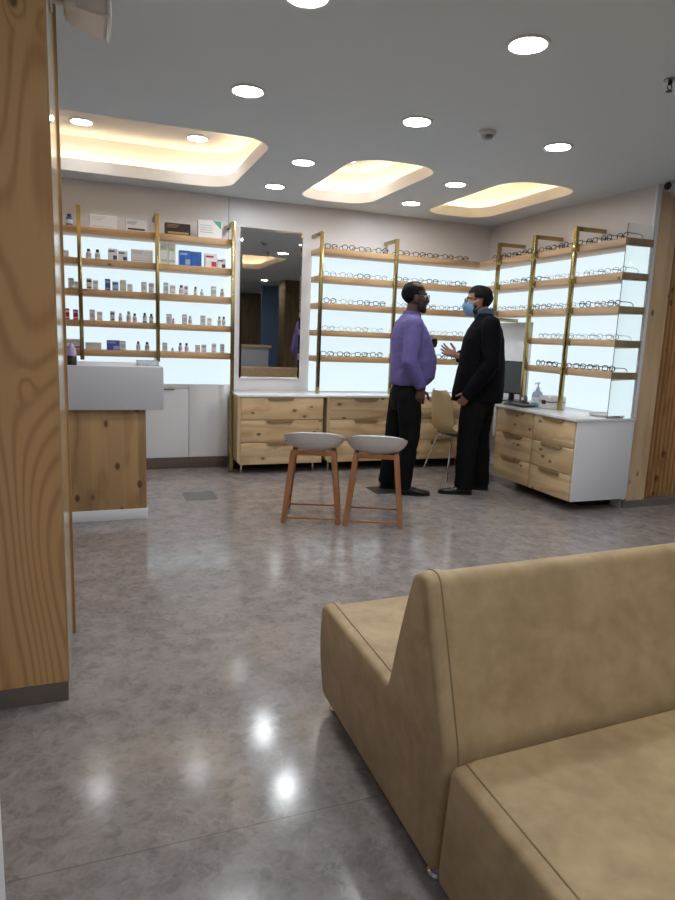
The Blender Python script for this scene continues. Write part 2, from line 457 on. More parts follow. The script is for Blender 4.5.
# ------------------------------------------------------------------ ceiling fixtures
def ceiling_light(x, y, z, label, soft, src={}):
    if soft not in src:
        t = thing('ceiling_light', label, 'ceiling light', (x, y, z), 0, 'round recessed ceiling lights')
        bm = bmesh.new(); lathe(bm, [(.074, -.0005), (.074, -.006), (.080, -.009), (.090, -.006), (.092, -.0005)], 36, (x, y, z))
        part('trim_ring', bm, M['trim_ring'], t)
        bm = bmesh.new(); lathe(bm, [(.074, -.001), (.074, -.0045), (.06, -.0055), (.001, -.006)], 36, (x, y, z))
        part('diffuser', bm, M['light_soft' if soft else 'light'], t)
        src[soft] = t
        return t
    return dup(src[soft], (x, y, z), label, 'round recessed ceiling lights')
G = 'round recessed ceiling light '
for x, y, z, l in [
    (1.73, 2.485, ZC, G+'nearest the camera, right of the centre'), (.773, 2.505, ZC, G+'cut off by the top edge of the photo'),
    (.788, 3.535, ZC, G+'in front of the long glowing recess'), (1.77, 3.555, ZC, G+'just left of the smoke detector'),
    (2.767, 3.57, ZC, G+'just right of the smoke detector'), (1.46, 4.715, ZC, G+'between the long and the middle recess, nearer one'),
    (2.73, 4.74, ZC, G+'between the middle and corner recess, nearer one'), (1.48, 5.56, ZC, G+'between the long and the middle recess, above the mirror'),
    (2.758, 5.565, ZC, G+'between the middle and corner recess, nearer the back wall'),
    (-.02, 5.56, ZC+.29, G+'inside the long glowing recess, beside the pine column'), (.84, 5.56, ZC+.29, G+'inside the long glowing recess, towards its rounded end'),
    (2.125, 5.56, ZC+.29, G+'inside the middle glowing recess'),
    (2.77, 2.485, ZC, G+'just outside the frame beside the sprinkler'),
    (.78, 1.2, ZC, G+'above the near end of the sofa'), (.78, -.3, ZC, G+'behind the camera on the left row'), (1.55, -.3, ZC, G+'behind the camera before the rear recess'),
    (2.75, -.9, ZC, G+'behind the camera beyond the rear recess'), (4.3, .6, ZC, G+'above the far end of the bench'), (4.9, 2.3, ZC, G+'before the fluted pine wall'), (1.75, -2.2, ZC, G+'over the service desk behind the camera'),
    (3.75, -2.5, ZC, G+'by the rear pine pillar behind the camera'), (3.75, -5.1, ZC, G+'deep in the shop behind the camera'), (3.75, -6.3, ZC, G+'farthest back in the shop behind the camera'),
    (-.4, .2, ZC, G+'beside the white wall end')]:
    ceiling_light(x, y, z, l, z > ZC)

t = thing('smoke_detector', 'round grey smoke detector on the ceiling between two downlights', 'smoke detector', (2.218, 3.52, ZC))
bm = bmesh.new(); lathe(bm, [(.052, -.0005), (.052, -.018), (.046, -.024), (.001, -.025)], 28, (2.218, 3.52, ZC)); part('base', bm, M['plastic_white'], t)
bm = bmesh.new(); lathe(bm, [(.036, -.024), (.036, -.034), (.030, -.044), (.012, -.049), (.001, -.049)], 28, (2.218, 3.52, ZC)); part('sensor_head', bm, M['steel'], t)

t = thing('fire_sprinkler', 'small dark pendent sprinkler on the ceiling at the right edge', 'sprinkler', (2.53, 2.50, ZC))
bm = bmesh.new(); lathe(bm, [(.03, -.0005), (.028, -.006), (.001, -.007)], 20, (2.53, 2.5, ZC)); part('escutcheon', bm, M['steel'], t)
bm = bmesh.new(); lathe(bm, [(.009, -.006), (.011, -.02), (.006, -.024), (.001, -.024)], 12, (2.53, 2.5, ZC))
for s in (-1, 1): tube(bm, [(2.53+s*.008, 2.5, ZC-.02), (2.53+s*.014, 2.5, ZC-.035), (2.53, 2.5, ZC-.05)], .0025, 6)
part('frame', bm, M['plastic_dark'], t)
bm = bmesh.new(); lathe(bm, [(.001, -.049), (.015, -.050), (.015, -.053), (.001, -.054)], 14, (2.53, 2.5, ZC)); part('deflector', bm, M['plastic_dark'], t)

# CCTV camera on top of the right column
t = thing('security_camera', 'small white bullet security camera at the top of the right pine column', 'security camera', (4.15, 3.965, 2.45))
bm = bmesh.new(); lathe(bm, [(.03, 0), (.03, .012), (.012, .02), (.011, .05), (.001, .05)], 18)
bmesh.ops.rotate(bm, verts=bm.verts, cent=(0, 0, 0), matrix=Matrix.Rotation(pi/2, 3, 'X')); bmesh.ops.translate(bm, verts=bm.verts, vec=(4.17, 3.963, 2.462))
part('mount', bm, M['plastic_white'], t)
bm = bmesh.new(); tube(bm, [(4.24, 3.905, 2.474), (4.08, 3.88, 2.474), (4.005, 3.865, 2.472)], [.034, .035, .035], 20); part('housing', bm, M['plastic_white'], t)
bm = bmesh.new(); tube(bm, [(4.0055, 3.865, 2.472), (3.995, 3.8625, 2.4718)], [.030, .024], 20); part('lens', bm, M['plastic_dark'], t)

# speaker on the left column
t = thing('wall_speaker', 'white box speaker on a bracket at the top of the near left pine column', 'speaker', (-.09, 2.5, 2.26))
bm = bmesh.new()
ring_loft(bm, [[Vector((x, y, z)) for y, z in ((2.535-w, 2.37-h+tz), (2.535+w, 2.37-h+tz), (2.535+w, 2.37+h+tz), (2.535-w, 2.37+h+tz))] for x, w, h, tz in
               ((-.055, .072, .10, .004), (-.045, .08, .108, .003), (.055, .10, .128, 0), (.078, .10, .13, 0))])
bmesh.ops.bevel(bm, geom=bm.edges[:], offset=.008, segments=2, affect='EDGES')
part('body', bm, M['plastic_white'], t)
part('front_grille', B(.078, .092, 2.432, 2.638, 2.237, 2.503, .005), M['white_gloss'], t)
part('recess_panel', B(-.02, .045, 2.444, 2.452, 2.30, 2.335, .003), M['plastic_white'], t)
bm = bmesh.new(); box(bm, -.096, -.088, 2.46, 2.55, 2.265, 2.40, .003); tube(bm, [(-.09, 2.5, 2.29), (-.07, 2.5, 2.285), (-.04, 2.51, 2.30)], .014, 10); ball(bm, (-.035, 2.47, 2.268), (.026, .026, .012), 12)
part('bracket', bm, M['plastic_white'], t)
bm = bmesh.new(); tube(bm, [(-.09, 2.44, 2.42), (-.066, 2.42, 2.37), (-.06, 2.42, 2.32), (-.075, 2.43, 2.295), (-.093, 2.45, 2.30)], .004, 8)
part('cable', bm, M['plastic_dark'], t)
t.location.z += .035

# ------------------------------------------------------------------ mirror
t = thing('wall_mirror', 'tall frameless mirror on the back wall beside the product rack', 'mirror', (1.628, YB, .858))
part('backing', B(1.328, 1.928, YB-.008, YB-.0005, .858, 2.255), M['mirror_edge'], t)
bm = bmesh.new(); ring_loft(bm, [[Vector(p) for p in q] for q in (
    [(1.328, YB-.008, .858), (1.928, YB-.008, .858), (1.928, YB-.008, 2.255), (1.328, YB-.008, 2.255)],
    [(1.328, YB-.010, .858), (1.928, YB-.010, .858), (1.928, YB-.010, 2.255), (1.328, YB-.010, 2.255)],
    [(1.346, YB-.014, .876), (1.910, YB-.014, .876), (1.910, YB-.014, 2.237), (1.346, YB-.014, 2.237)])])
part('mirror_glass', bm, M['mirror'], t, 1)

# ------------------------------------------------------------------ light panels behind the shelves
solo('wall_light_panel', B(-.80, 1.255, YB-.02, YB-.001, .801, 2.075, .003), M['panel'], 'glowing pale blue backlit panel behind the product shelves', 'light panel')
solo('wall_light_panel', B(2.03, XR-.02, YB-.02, YB-.001, .745, 2.075, .003), M['panel'], 'glowing pale blue backlit panel behind the shelves on the back wall', 'light panel')
bm = bmesh.new()
prism(bm, [(3.984, .745), (3.984, 2.075), (YB-.021, 2.075), (YB-.021, 1.50), (5.30, 1.50), (5.30, .745)], 0, XR-.02, XR-.001)
solo('wall_light_panel', bm, M['panel'], 'glowing pale blue backlit panel behind the shelves on the side wall', 'light panel')
solo('wall_board', B(XR-.018, XR-.001, 5.305, YB-.021, .80, 1.50, .003), M['white'], 'plain unlit white board below the shelves in the room corner', 'wall board')

# ------------------------------------------------------------------ display racks
def post(parent, x, y, z0, z1, toward, low_arm=None, foot=False):
    """square brass tube with an arm back to the wall at its top"""
    s = .016
    p = part('post', B(x-s, x+s, y-s, y+s, z0, z1, .002), M['brass'], parent)
    def arm(z):
        if toward == 'y': return B(x-s, x+s, y+s, YB-.001, z-2*s, z, .002)
        return B(x+s, XR-.001, y-s, y+s, z-2*s, z, .002)
    part('arm', arm(z1), M['brass'], p)
    if low_arm: part('arm', arm(low_arm), M['brass'], p)
    if foot: part('foot', B(x-.025, x+.025, y-.025, y+.025, 0, .006, .001), M['brass'], p)
    return p
rack = thing('display_shelf', 'pine and brass rack of eye care products on the back wall', 'display rack', (.25, YB, 1.0))
for z in ZS: part('shelf', B(-.80, 1.215, YS, YB-.021 if z < 2.05 else YB-.001, z-.055, z, .003), M['shelf_x'], rack)
post(rack, -.064, YP, 1.015, 2.258, 'y', 1.047); post(rack, .553, YP, 1.012, 2.252, 'y', 1.044); post(rack, 1.205, YP, .006, 2.247, 'y', None, True)

rack = thing('display_shelf', 'pine and brass eyewear rack on the back wall behind the two men', 'display rack', (2.9, YB, 1.0))
for z in ZS: part('shelf', B(2.018, XS-.002, YS, YB-.021 if z < 2.05 else YB-.001, z-.055, z, .003), M['shelf_x'], rack)
post(rack, 2.035, YP, .7405, 2.243, 'y'); post(rack, 2.802, YP, .7405, 2.240, 'y')

rack = thing('display_shelf', 'pine and brass eyewear rack on the side wall above the end cabinet', 'display rack', (XR, 4.9, 1.0))
for i, z in enumerate(ZS):
    part('shelf', B(XS, XR-(.021 if z < 2.05 else .001), 3.954, YB-.021 if i < 3 else 5.06, z-.055, z, .003), M['shelf_y'], rack)
for y, z0, z1, low, zz in ((4.485, .7405, 2.247, None, ZS), (5.015, .7405, 2.247, None, ZS[:4]), (5.565, 1.50, 2.245, 1.532, ZS[:3])):
    p = post(rack, XP, y, z0, z1, 'x', low)
    for z in zz: part('clamp', B(XP-.018, XS+.012, y-.021, y+.021, z-.059, z+.004, .001), M['brass'], p)

# glass end pane of the side rack
solo('glass_pane', B(XS-.012, 4.011, 3.944, 3.952, .7400, 2.20, .001), M['glass'], 'clear glass end pane standing at the near end of the side rack', 'glass pane')

# ------------------------------------------------------------------ white cupboards below the product rack
for x0, x1, l, hnd in ((-.80, .0395, 'white base cupboard behind the reception counter, hidden half', True), (.04, .8495, 'white base cupboard with a brass edge pull beside the reception counter', True),
                       (.85, 1.222, 'narrow plain white base cupboard beside the drawer cabinets', False)):
    t = thing('base_cupboard', l, 'cupboard', ((x0+x1)/2, YB, 0))
    part('door', B(x0+.002, x1-.002, 6.150, 6.166, .108, .752 if hnd else .798, .002), M['white'], t)
    part('body', B(x0, x1, 6.166, YB-.0005, .105, .799), M['white'], t)
    part('plinth', B(x0, x1, 6.158, YB-.0005, 0, .104, .002), M['dark_plinth'], t)
    if hnd:
        part('top_rail', B(x0, x1, 6.150, 6.166, .762, .799, .002), M['white'], t)
        part('handle', B(x0+.36, x1-.13 if x1 > .5 else x1-.2, 6.135, 6.151, .745, .754, .002), M['brass'], t)

# ------------------------------------------------------------------ drawer cabinets
def pull(axis, c0, c1, face, z):
    """trapezoid finger pull along the drawer's upper edge"""
    bm = bmesh.new(); h = .022; k = .02
    poly = [(c0, z), (c1, z), (c1-k, z-h), (c0+k, z-h)]
    if axis == 'x': prism(bm, poly, 1, face-.014, face-.0005)
    else: prism(bm, poly, 0, face-.014, face-.0005)
    return bm
def cabinet_back(x0, x1, label):
    z0, z1, yf = .09, .718, 5.762
    t = thing('drawer_cabinet', label, 'drawer cabinet', ((x0+x1)/2, 5.95, 0), 0, 'pine drawer cabinets along the back wall')
    bm = bmesh.new()
    poly = [(x0, z0+.035), (x0+.03, z0), (x1-.03, z0), (x1, z0+.035), (x1, z1), (x0, z1)]
    prism(bm, poly, 1, yf+.02, 6.145)
    part('body', bm, M['pine_edge'], t)
    bm = bmesh.new()
    prism(bm, [(x0, z0+.035), (x0+.03, z0), (x0+.06, z0), (x0+.03, z0+.02), (x0+.03, z1), (x0, z1)], 1, yf+.0, yf+.02)
    part('side_panel', bm, M['pine_edge'], t)
    h = (z1-z0)/3
    for k in range(3):
        a, b = z0+k*h, z0+(k+1)*h
        d = part('drawer', B(x0+.032, x1-.004, yf, yf+.019, a+.003, b-.003, .002), M['pine_x'], t)
        part('handle', pull('x', x0+.27, x0+.53, yf, b-.004), M['pull'], d)
    for x in (x0+.06, x1-.06):
        bm = bmesh.new(); tube(bm, [(x, 5.86, .0), (x, 5.86, z0+.002)], .011, 10); part('leg', bm, M['chrome'], t)
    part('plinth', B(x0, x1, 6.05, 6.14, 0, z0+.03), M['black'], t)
cabinet_back(1.232, 2.055, 'pine three-drawer cabinet below the tall mirror')
cabinet_back(2.092, 2.905, 'pine three-drawer cabinet behind the bar stools and the man in purple')
cabinet_back(2.942, 3.70, 'pine three-drawer cabinet behind the beige chair')
bm = bmesh.new(); box(bm, 1.226, XR-.022, 5.752, YB-.022, .7185, .7395, .003)
solo('worktop', bm, M['white_gloss'], 'long thin white worktop over the back wall drawer cabinets', 'worktop')

def cabinet_side(y0, y1, label):
    z0, z1, xf = .088, .715, 3.452
    t = thing('drawer_cabinet', label, 'drawer cabinet', (3.75, (y0+y1)/2, 0), 0, 'pine drawer cabinets along the side wall')
    part('body', B(xf+.02, XR-.001, y0+.012, y1, z0, z1, .001), M['pine_edge'], t)
    h = (z1-z0)/3
    for k in range(3):
        a, b = z0+k*h, z0+(k+1)*h
        d = part('drawer', B(xf, xf+.019, y0+.004, y1-.004, a+.003, b-.003, .002), M['pine_y'], t)
        part('handle', pull('y', y0+.12, y1-.12, xf, b-.004), M['pull'], d)
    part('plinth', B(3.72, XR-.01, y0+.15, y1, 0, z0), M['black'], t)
    return t
t = cabinet_side(3.945, 4.445, 'pine three-drawer cabinet with white end panel beside the right column')
part('end_panel', B(3.47, XR-.001, 3.937, 3.956, .086, .7165, .002), M['white'], t)
cabinet_side(4.452, 4.975, 'pine three-drawer cabinet behind the man in the black jacket')
bm = bmesh.new(); box(bm, 3.44, XR-.001, 3.930, 5.01, .7170, .7395, .003); box(bm, 3.44, XR-.001, 4.985, 5.01, .45, .72, .003); box(bm, 3.70, XR-.022, 5.005, 5.751, .7170, .7395, .003)
solo('worktop', bm, M['white_gloss'], 'white worktop over the side wall drawer cabinets', 'worktop')

# ------------------------------------------------------------------ reception counter
t = thing('reception_counter', 'pine reception counter with grey-white overhanging top box', 'counter', (-.2, 4.8, 0))
part('body', B(-1.2, .338, 4.505, 5.05, .072, .756, .002), M['counter_pine'], t)
part('plinth', B(-1.2, .343, 4.495, 5.05, 0, .0715, .002), M['white'], t)
part('top_box', B(-1.3, .452, 4.463, 5.10, .7565, 1.040, .003), M['counter_white'], t)
# things on the counter
t = thing('pump_bottle', 'small bottle with lilac top and black base on the reception counter', 'bottle', (-.115, 4.56, 1.0405))
c = (-.115, 4.56, 1.0405)
bm = bmesh.new(); lathe(bm, [(.001, 0), (.032, 0), (.032, .055), (.028, .06), (.001, .06)], 18, c); part('base', bm, M['plastic_dark'], t)
bm = bmesh.new(); lathe(bm, [(.001, .06), (.028, .06), (.030, .08), (.026, .105), (.012, .125), (.008, .135), (.001, .135)], 18, c); part('body', bm, M['p_lilac'], t)
t = thing('card_tray', 'clear acrylic tray at the end of the reception counter', 'tray', (.36, 4.66, 1.0405))
x0, x1, y0, y1, z = .295, .435, 4.60, 4.74, 1.0405
part('base', B(x0, x1, y0, y1, z, z+.004), M['acrylic'], t)
for k, q in enumerate(((x0, x1, y0, y0+.003), (x0, x1, y1-.003, y1), (x0, x0+.003, y0+.003, y1-.003), (x1-.003, x1, y0+.003, y1-.003))):
    part('wall', B(*q, z+.004, z+.03), M['acrylic'], t)
bm = bmesh.new()
tube(bm, [(x0, y0, z+.031), (x1, y0, z+.031), (x1, y1, z+.031), (x0, y1, z+.031), (x0, y0, z+.031)], .0025, 6); part('rim', bm, M['p_grey'], t)

# ------------------------------------------------------------------ floor plates
for xa, ya, rz, m, l in ((.785, 5.05, 0, 'vent', 'grey metal floor box cover near the reception counter'), (2.345, 4.94, 0, 'vent_dark', 'dark metal floor box cover behind the bar stools')):
    t = thing('floor_box', l, 'floor box', (xa, ya, 0), rz)
    bm = bmesh.new()
    for q in ((-.122, .122, -.122, -.108), (-.122, .122, .108, .122), (-.122, -.108, -.108, .108), (.108, .122, -.108, .108)):
        box(bm, xa+q[0], xa+q[1], ya+q[2], ya+q[3], .0, .004)
    part('frame', bm, M['steel'] if m == 'vent' else M[m], t)
    part('lid', B(xa-.107, xa+.107, ya-.107, ya+.107, 0, .0035), M[m], t)

# ------------------------------------------------------------------ sofa and bench
SX0, SX1 = .716, 3.55
def smooth_poly(pts, rad, n=5):
    """round the corners of a closed polygon"""
    out = []; N = len(pts)
    for i in range(N):
        p = Vector(pts[i]); a = Vector(pts[i-1]); b = Vector(pts[(i+1) % N])
        r = rad[i] if isinstance(rad, (list, tuple)) else rad
        if r <= 0: out.append(tuple(p)); continue
        da, db = (a-p), (b-p)
        r2 = min(r, da.length*.45, db.length*.45)
        s, e = p+da.normalized()*r2, p+db.normalized()*r2
        for k in range(n+1):
            u = k/n; out.append(tuple(s*(1-u)**2+p*2*u*(1-u)+e*u*u))
    return out
def inset(poly, d):
    """shrink a closed polygon (counter-clockwise or clockwise) by d along vertex normals"""
    A = sum(poly[i-1][0]*poly[i][1]-poly[i][0]*poly[i-1][1] for i in range(len(poly)))
    sg = 1 if A > 0 else -1; out = []
    for i in range(len(poly)):
        a, b = Vector(poly[i-1]), Vector(poly[(i+1) % len(poly)])
        t_ = (b-a).normalized(); out.append((poly[i][0]-sg*t_.y*d, poly[i][1]+sg*t_.x*d))
    return out
def SP(a, g): return [a, a+g*.004, a+g*.014, a+g*.036, a+g*.058]
SI = [.016, .007, .002, 0, 0]
def padded(bm, poly, xs, ins):
    """loft of a profile along x with given insets"""
    rings = []
    for x, d in zip(xs, ins):
        rings.append([Vector((x, y, z)) for y, z in (inset(poly, d) if d else poly)])
    ring_loft(bm, rings)

sofa_prof = smooth_poly([(1.965, .044), (2.02, .20), (2.005, .377), (1.445, .373), (1.395, .555), (1.335, .732), (1.262, .745), (1.212, .61), (1.118, .352), (1.146, .044)],
                        [.03, .1, .05, .02, .2, .06, .06, .2, .05, .03])
seat_prof = smooth_poly([(1.955, .05), (2.01, .20), (1.995, .372), (1.42, .367), (1.42, .05)], [.03, .1, .05, 0, 0])
back_prof = smooth_poly([(1.425, .05), (1.425, .373), (1.390, .555), (1.33, .728), (1.264, .740), (1.216, .61), (1.124, .352), (1.152, .05)], [0, 0, .2, .06, .06, .2, .05, .03])
t = thing('sofa', 'beige leather sofa whose backrest is turned to the camera', 'sofa', (SX0, 1.12, 0))
for a, sgn in ((SX0, 1), (SX1, -1)):
    bm = bmesh.new(); padded(bm, sofa_prof, SP(a, sgn), SI)
    part('side_panel', bm, M['leather'], t, 60)
    bm = bmesh.new(); q = inset(sofa_prof, -.0005); q = q+q[:1]
    tube(bm, [(a+sgn*.0365, y, z) for y, z in q], .0022, 6); part('piping', bm, M['piping'], t)
bm = bmesh.new(); padded(bm, seat_prof, [SX0+.058, SX1-.058], [0, 0]); part('seat', bm, M['leather'], t)
bm = bmesh.new(); padded(bm, back_prof, [SX0+.058, SX1-.058], [0, 0]); part('backrest', bm, M['leather'], t)
for x in (SX0+.045, SX1-.045):
    for y in (1.925, 1.19):
        bm = bmesh.new(); lathe(bm, [(.001, 0), (.026, 0), (.026, .008), (.02, .014), (.02, .0465), (.001, .0465)], 18, (x, y, 0)); part('leg', bm, M['chrome'], t)

t.rotation_euler.z = radians(2.0)
for ch in t.children:
    for v in ch.data.vertices: v.co.x += .052*v.co.y
bench_prof = smooth_poly([(1.135, .044), (1.108, .362), (.40, .362), (.40, .044)], [.03, .022, .05, .03])
t = thing('bench_seat', 'backless beige leather bench pushed against the sofa back, nearest the camera', 'bench', (SX0, 1.12, 0))
cush = smooth_poly([(1.131, .05), (1.106, .359), (.404, .358), (.404, .05)], [.03, .006, .05, .03])
for a, sgn in ((SX0+.003, 1), (SX1, -1)):
    bm = bmesh.new(); padded(bm, bench_prof, SP(a, sgn), SI)
    part('side_panel', bm, M['leather'], t, 60)
    bm = bmesh.new(); q = inset(bench_prof, -.0005); q = q+q[:1]
    tube(bm, [(a+sgn*.0365, y, z) for y, z in q], .0022, 6); part('piping', bm, M['piping'], t)
bm = bmesh.new(); padded(bm, cush, [SX0+.06, SX1-.058], [0, 0]); part('seat', bm, M['leather'], t)
for x in (SX0+.045, SX1-.045):
    for y in (1.04, .47):
        bm = bmesh.new(); lathe(bm, [(.001, 0), (.026, 0), (.026, .008), (.02, .014), (.02, .0465), (.001, .0465)], 18, (x, y, 0)); part('leg', bm, M['chrome'], t)

t.rotation_euler.z = radians(2.0)
for ch in t.children:
    for v in ch.data.vertices: v.co.x += .052*v.co.y
# ------------------------------------------------------------------ bar stools
def stool_shell():
    bm = bmesh.new(); nu, nv = 40, 10
    outer, inner = [], []
    for j in range(nv+1):
        r = (j/nv); ro, ri = [], []
        for i in range(nu):
            a = 2*pi*i/nu
            ca, sa = cos(a), sin(a)
            x = .216*(r**.62)*math.copysign(abs(ca)**.85, ca); y = .195*(r**.62)*math.copysign(abs(sa)**.85, sa)
            lip = .088+.050*max(0, -sa)**.8-.008*abs(ca)**4
            z = lip*(1-(1-r**3.2)**.8)
            ro.append(Vector((x, y, z))); ri.append(Vector((x*.955, y*.955, z+.012*(1-r**3)+.002)))
        outer.append(ro); inner.append(ri)
    rings = outer[1:]+list(reversed(inner[1:]))
    ring_loft(bm, rings)
    return bm
def stool(loc, rz, label):
    t = thing('bar_stool', label, 'stool', loc, rz, 'two bar stools in the middle of the floor', world=False)
    zs = .497
    bm = stool_shell(); bmesh.ops.translate(bm, verts=bm.verts, vec=(0, 0, zs)); part('seat', bm, M['stool_shell'], t, 60)
    bm = bmesh.new()
    for s in (-1, 1):
        box(bm, -.145, .145, s*.12-.012, s*.12+.012, zs-.028, zs+.004, .002); box(bm, s*.135-.012, s*.135+.012, -.13, .13, zs-.028, zs+.004, .002)
    part('seat_frame', bm, M['stool_wood'], t)
    for sx in (-1, 1):
        for sy in (-1, 1):
            bm = bmesh.new()
            a, b = Vector((sx*.192, sy*.195, 0)), Vector((sx*.138, sy*.125, zs+.006))
            rings = []
            for p, w in ((a, .0165), (a.lerp(b, .5), .019), (b, .019)):
                rings.append([p+Vector(q) for q in ((-w, -w*.8, 0), (w, -w*.8, 0), (w, w*.8, 0), (-w, w*.8, 0))])
            ring_loft(bm, rings); bmesh.ops.bevel(bm, geom=[e for e in bm.edges], offset=.004, segments=2, affect='EDGES')
            part('leg', bm, M['stool_wood'], t)
    for sy in (-1, 1):
        bm = bmesh.new(); tube(bm, [(-.183, sy*.19, .037), (.183, sy*.19, .037)], .008, 8); part('footrest', bm, M['stool_wood'], t)
    for sx in (-1, 1):
        bm = bmesh.new(); tube(bm, [(sx*.182, -.188, .06), (sx*.182, .188, .06)], .008, 8); part('footrest', bm, M['stool_wood'], t)
    return t
s0 = stool((1.472, 4.30, 0), radians(-21), 'grey-seated wooden bar stool nearer the mirror cabinet')
dup(s0, (1.872, 4.107, 0), 'grey-seated wooden bar stool nearer the man in purple', 'two bar stools in the middle of the floor', radians(-25))

# ------------------------------------------------------------------ beige chair between the men
t = thing('shell_chair', 'beige plastic shell chair with thin metal legs between the two men', 'chair', (3.295, 5.36, 0), radians(-1), None, False)
bm = bmesh.new()
prof = [(.24, .415), (.20, .43), (.10, .425), (0, .42), (-.10, .42), (-.16, .43), (-.20, .465), (-.225, .53), (-.24, .62), (-.25, .70), (-.265, .78), (-.275, .83)]
wid = [.17, .20, .215, .22, .22, .22, .22, .218, .21, .20, .18, .12]
rings = []
nv = 13; out_, in_ = [], []
for (x, z), w in zip(prof, wid):
    ro = []
    for k in range(nv):
        s = -1+2*k/(nv-1)
        wrap = (abs(s)**3)*.05
        up_ = 1 if z < .47 else .35; fw = 0 if z < .47 else 1
        ro.append(Vector((x+fw*wrap, s*w, z+up_*wrap*.7)))
    out_.append(ro)
vs = [[bm.verts.new(p) for p in r] for r in out_]
for a, b in zip(vs, vs[1:]):
    for k in range(nv-1): bm.faces.new((a[k], a[k+1], b[k+1], b[k]))
bmesh.ops.recalc_face_normals(bm, faces=bm.faces)
bmesh.ops.solidify(bm, geom=bm.faces[:], thickness=.009)
part('shell', bm, M['chair_shell'], t, 70)
part('seat_frame', B(-.13, .13, -.13, .13, .398, .412, .004), M['steel'], t)
for sx, sy in ((1, 1), (1, -1), (-1, 1), (-1, -1)):
    bm = bmesh.new(); tube(bm, [(sx*.11, sy*.11, .405), (sx*.15, sy*.15, .36), (sx*.235, sy*.245, 0)], .0085, 8); part('leg', bm, M['chrome'], t)

# ------------------------------------------------------------------ things on the side worktop
ZW = .7400
t = thing('computer_monitor', 'dark computer monitor on the side worktop behind the man in black', 'monitor', (3.78, 5.12, ZW))
MON = Vector((3.80, 5.13, ZW))
def placed(bm, a=radians(18)): bmesh.ops.rotate(bm, verts=bm.verts, cent=(0, 0, 0), matrix=Matrix.Rotation(a, 3, 'Z')); bmesh.ops.translate(bm, verts=bm.verts, vec=MON); return bm
part('housing', placed(B(-.010, .022, -.045, .41, .075, .385, .005)), M['plastic_dark'], t)
part('screen', placed(B(-.0115, -.0101, -.035, .40, .088, .375)), M['screen'], t)
part('stand', placed(B(.022, .04, .09, .15, .01, .20, .004)), M['plastic_dark'], t)
part('base', placed(B(-.07, .10, .03, .21, .0, .010, .003)), M['plastic_dark'], t)
t = thing('pump_bottle', 'clear hand sanitizer bottle with white pump on the side worktop', 'bottle', (3.74, 4.80, ZW)); c = (3.735, 4.79, ZW)
bm = bmesh.new(); lathe(bm, [(.001, 0), (.044, 0), (.048, .01), (.048, .10), (.042, .125), (.02, .142), (.016, .15), (.001, .15)], 22, c); part('body', bm, M['p_paleblue'], t)
bm = bmesh.new(); lathe(bm, [(.0485, .02), (.0492, .021), (.0492, .085), (.0485, .086)], 22, c); part('sticker', bm, M['p_white'], t)
bm = bmesh.new(); lathe(bm, [(.001, .15), (.019, .15), (.019, .17), (.007, .172), (.007, .205), (.016, .207), (.016, .217), (.001, .218)], 16, c)
tube(bm, [(c[0], c[1], ZW+.212), (c[0]-.045, c[1]-.02, ZW+.210), (c[0]-.052, c[1]-.023, ZW+.20)], .005, 8); part('pump', bm, M['plastic_white'], t)
t = thing('desk_organizer', 'white plastic box with dark seams beside the sanitizer bottle', 'box', (3.76, 4.625, ZW))
part('body', B(3.68, 3.86, 4.55, 4.70, ZW, ZW+.058, .012, 3), M['plastic_white'], t)
part('lid', B(3.68, 3.86, 4.55, 4.70, ZW+.062, ZW+.112, .014, 3), M['plastic_white'], t)
part('seam_band', B(3.683, 3.857, 4.553, 4.697, ZW+.057, ZW+.063), M['plastic_grey'], t)
part('handle', B(3.674, 3.681, 4.60, 4.65, ZW+.04, ZW+.075, .003), M['plastic_dark'], t)
t = thing('keyboard', 'low black keyboard on the side worktop in front of the sanitizer', 'keyboard', (3.58, 4.85, ZW))
bm = B(3.52, 3.65, 4.70, 4.985, ZW, ZW+.016, .004); part('body', bm, M['plastic_dark'], t)
bm = bmesh.new()
for i in range(5):
    for j in range(12): box(bm, 3.53+i*.0225, 3.549+i*.0225, 4.71+j*.0225, 4.729+j*.0225, ZW+.016, ZW+.021)
part('keys', bm, M['plastic_grey'], t)
t = thing('tape_dispenser', 'small black and grey desk gadget with a round reel before the monitor', 'tape dispenser', (3.66, 4.93, ZW))
part('base', B(3.665, 3.725, 4.875, 4.975, ZW, ZW+.03, .006), M['plastic_dark'], t)
bm = bmesh.new(); tube(bm, [(3.68, 4.925, ZW+.056), (3.71, 4.925, ZW+.056)], .034, 20); part('reel', bm, M['plastic_grey'], t)
bm = bmesh.new(); tube(bm, [(3.676, 4.925, ZW+.056), (3.714, 4.925, ZW+.056)], .014, 14); part('hub', bm, M['p_white'], t)
t = thing('spectacle_case', 'teal spectacle case lying in front of the sanitizer bottle', 'case', (3.66, 4.76, ZW))
bm = bmesh.new(); ball(bm, (3.672, 4.745, ZW+.021), (.032, .05, .021), 16); part('body', bm, M['p_teal'], t)
t = thing('round_tray', 'shallow round pinkish-white tray on the side worktop against the glass pane', 'tray', (3.90, 4.10, ZW))
bm = bmesh.new(); lathe(bm, [(.001, 0), (.115, 0), (.13, .010), (.134, .022), (.129, .022), (.124, .011), (.11, .006), (.001, .006)], 36, (3.875, 4.09, ZW)); part('dish', bm, M['p_pink'], t)
bm = bmesh.new(); lathe(bm, [(.001, .0062), (.10, .0062), (.10, .0085), (.001, .009)], 36, (3.875, 4.09, ZW)); part('pad', bm, M['p_white'], t)

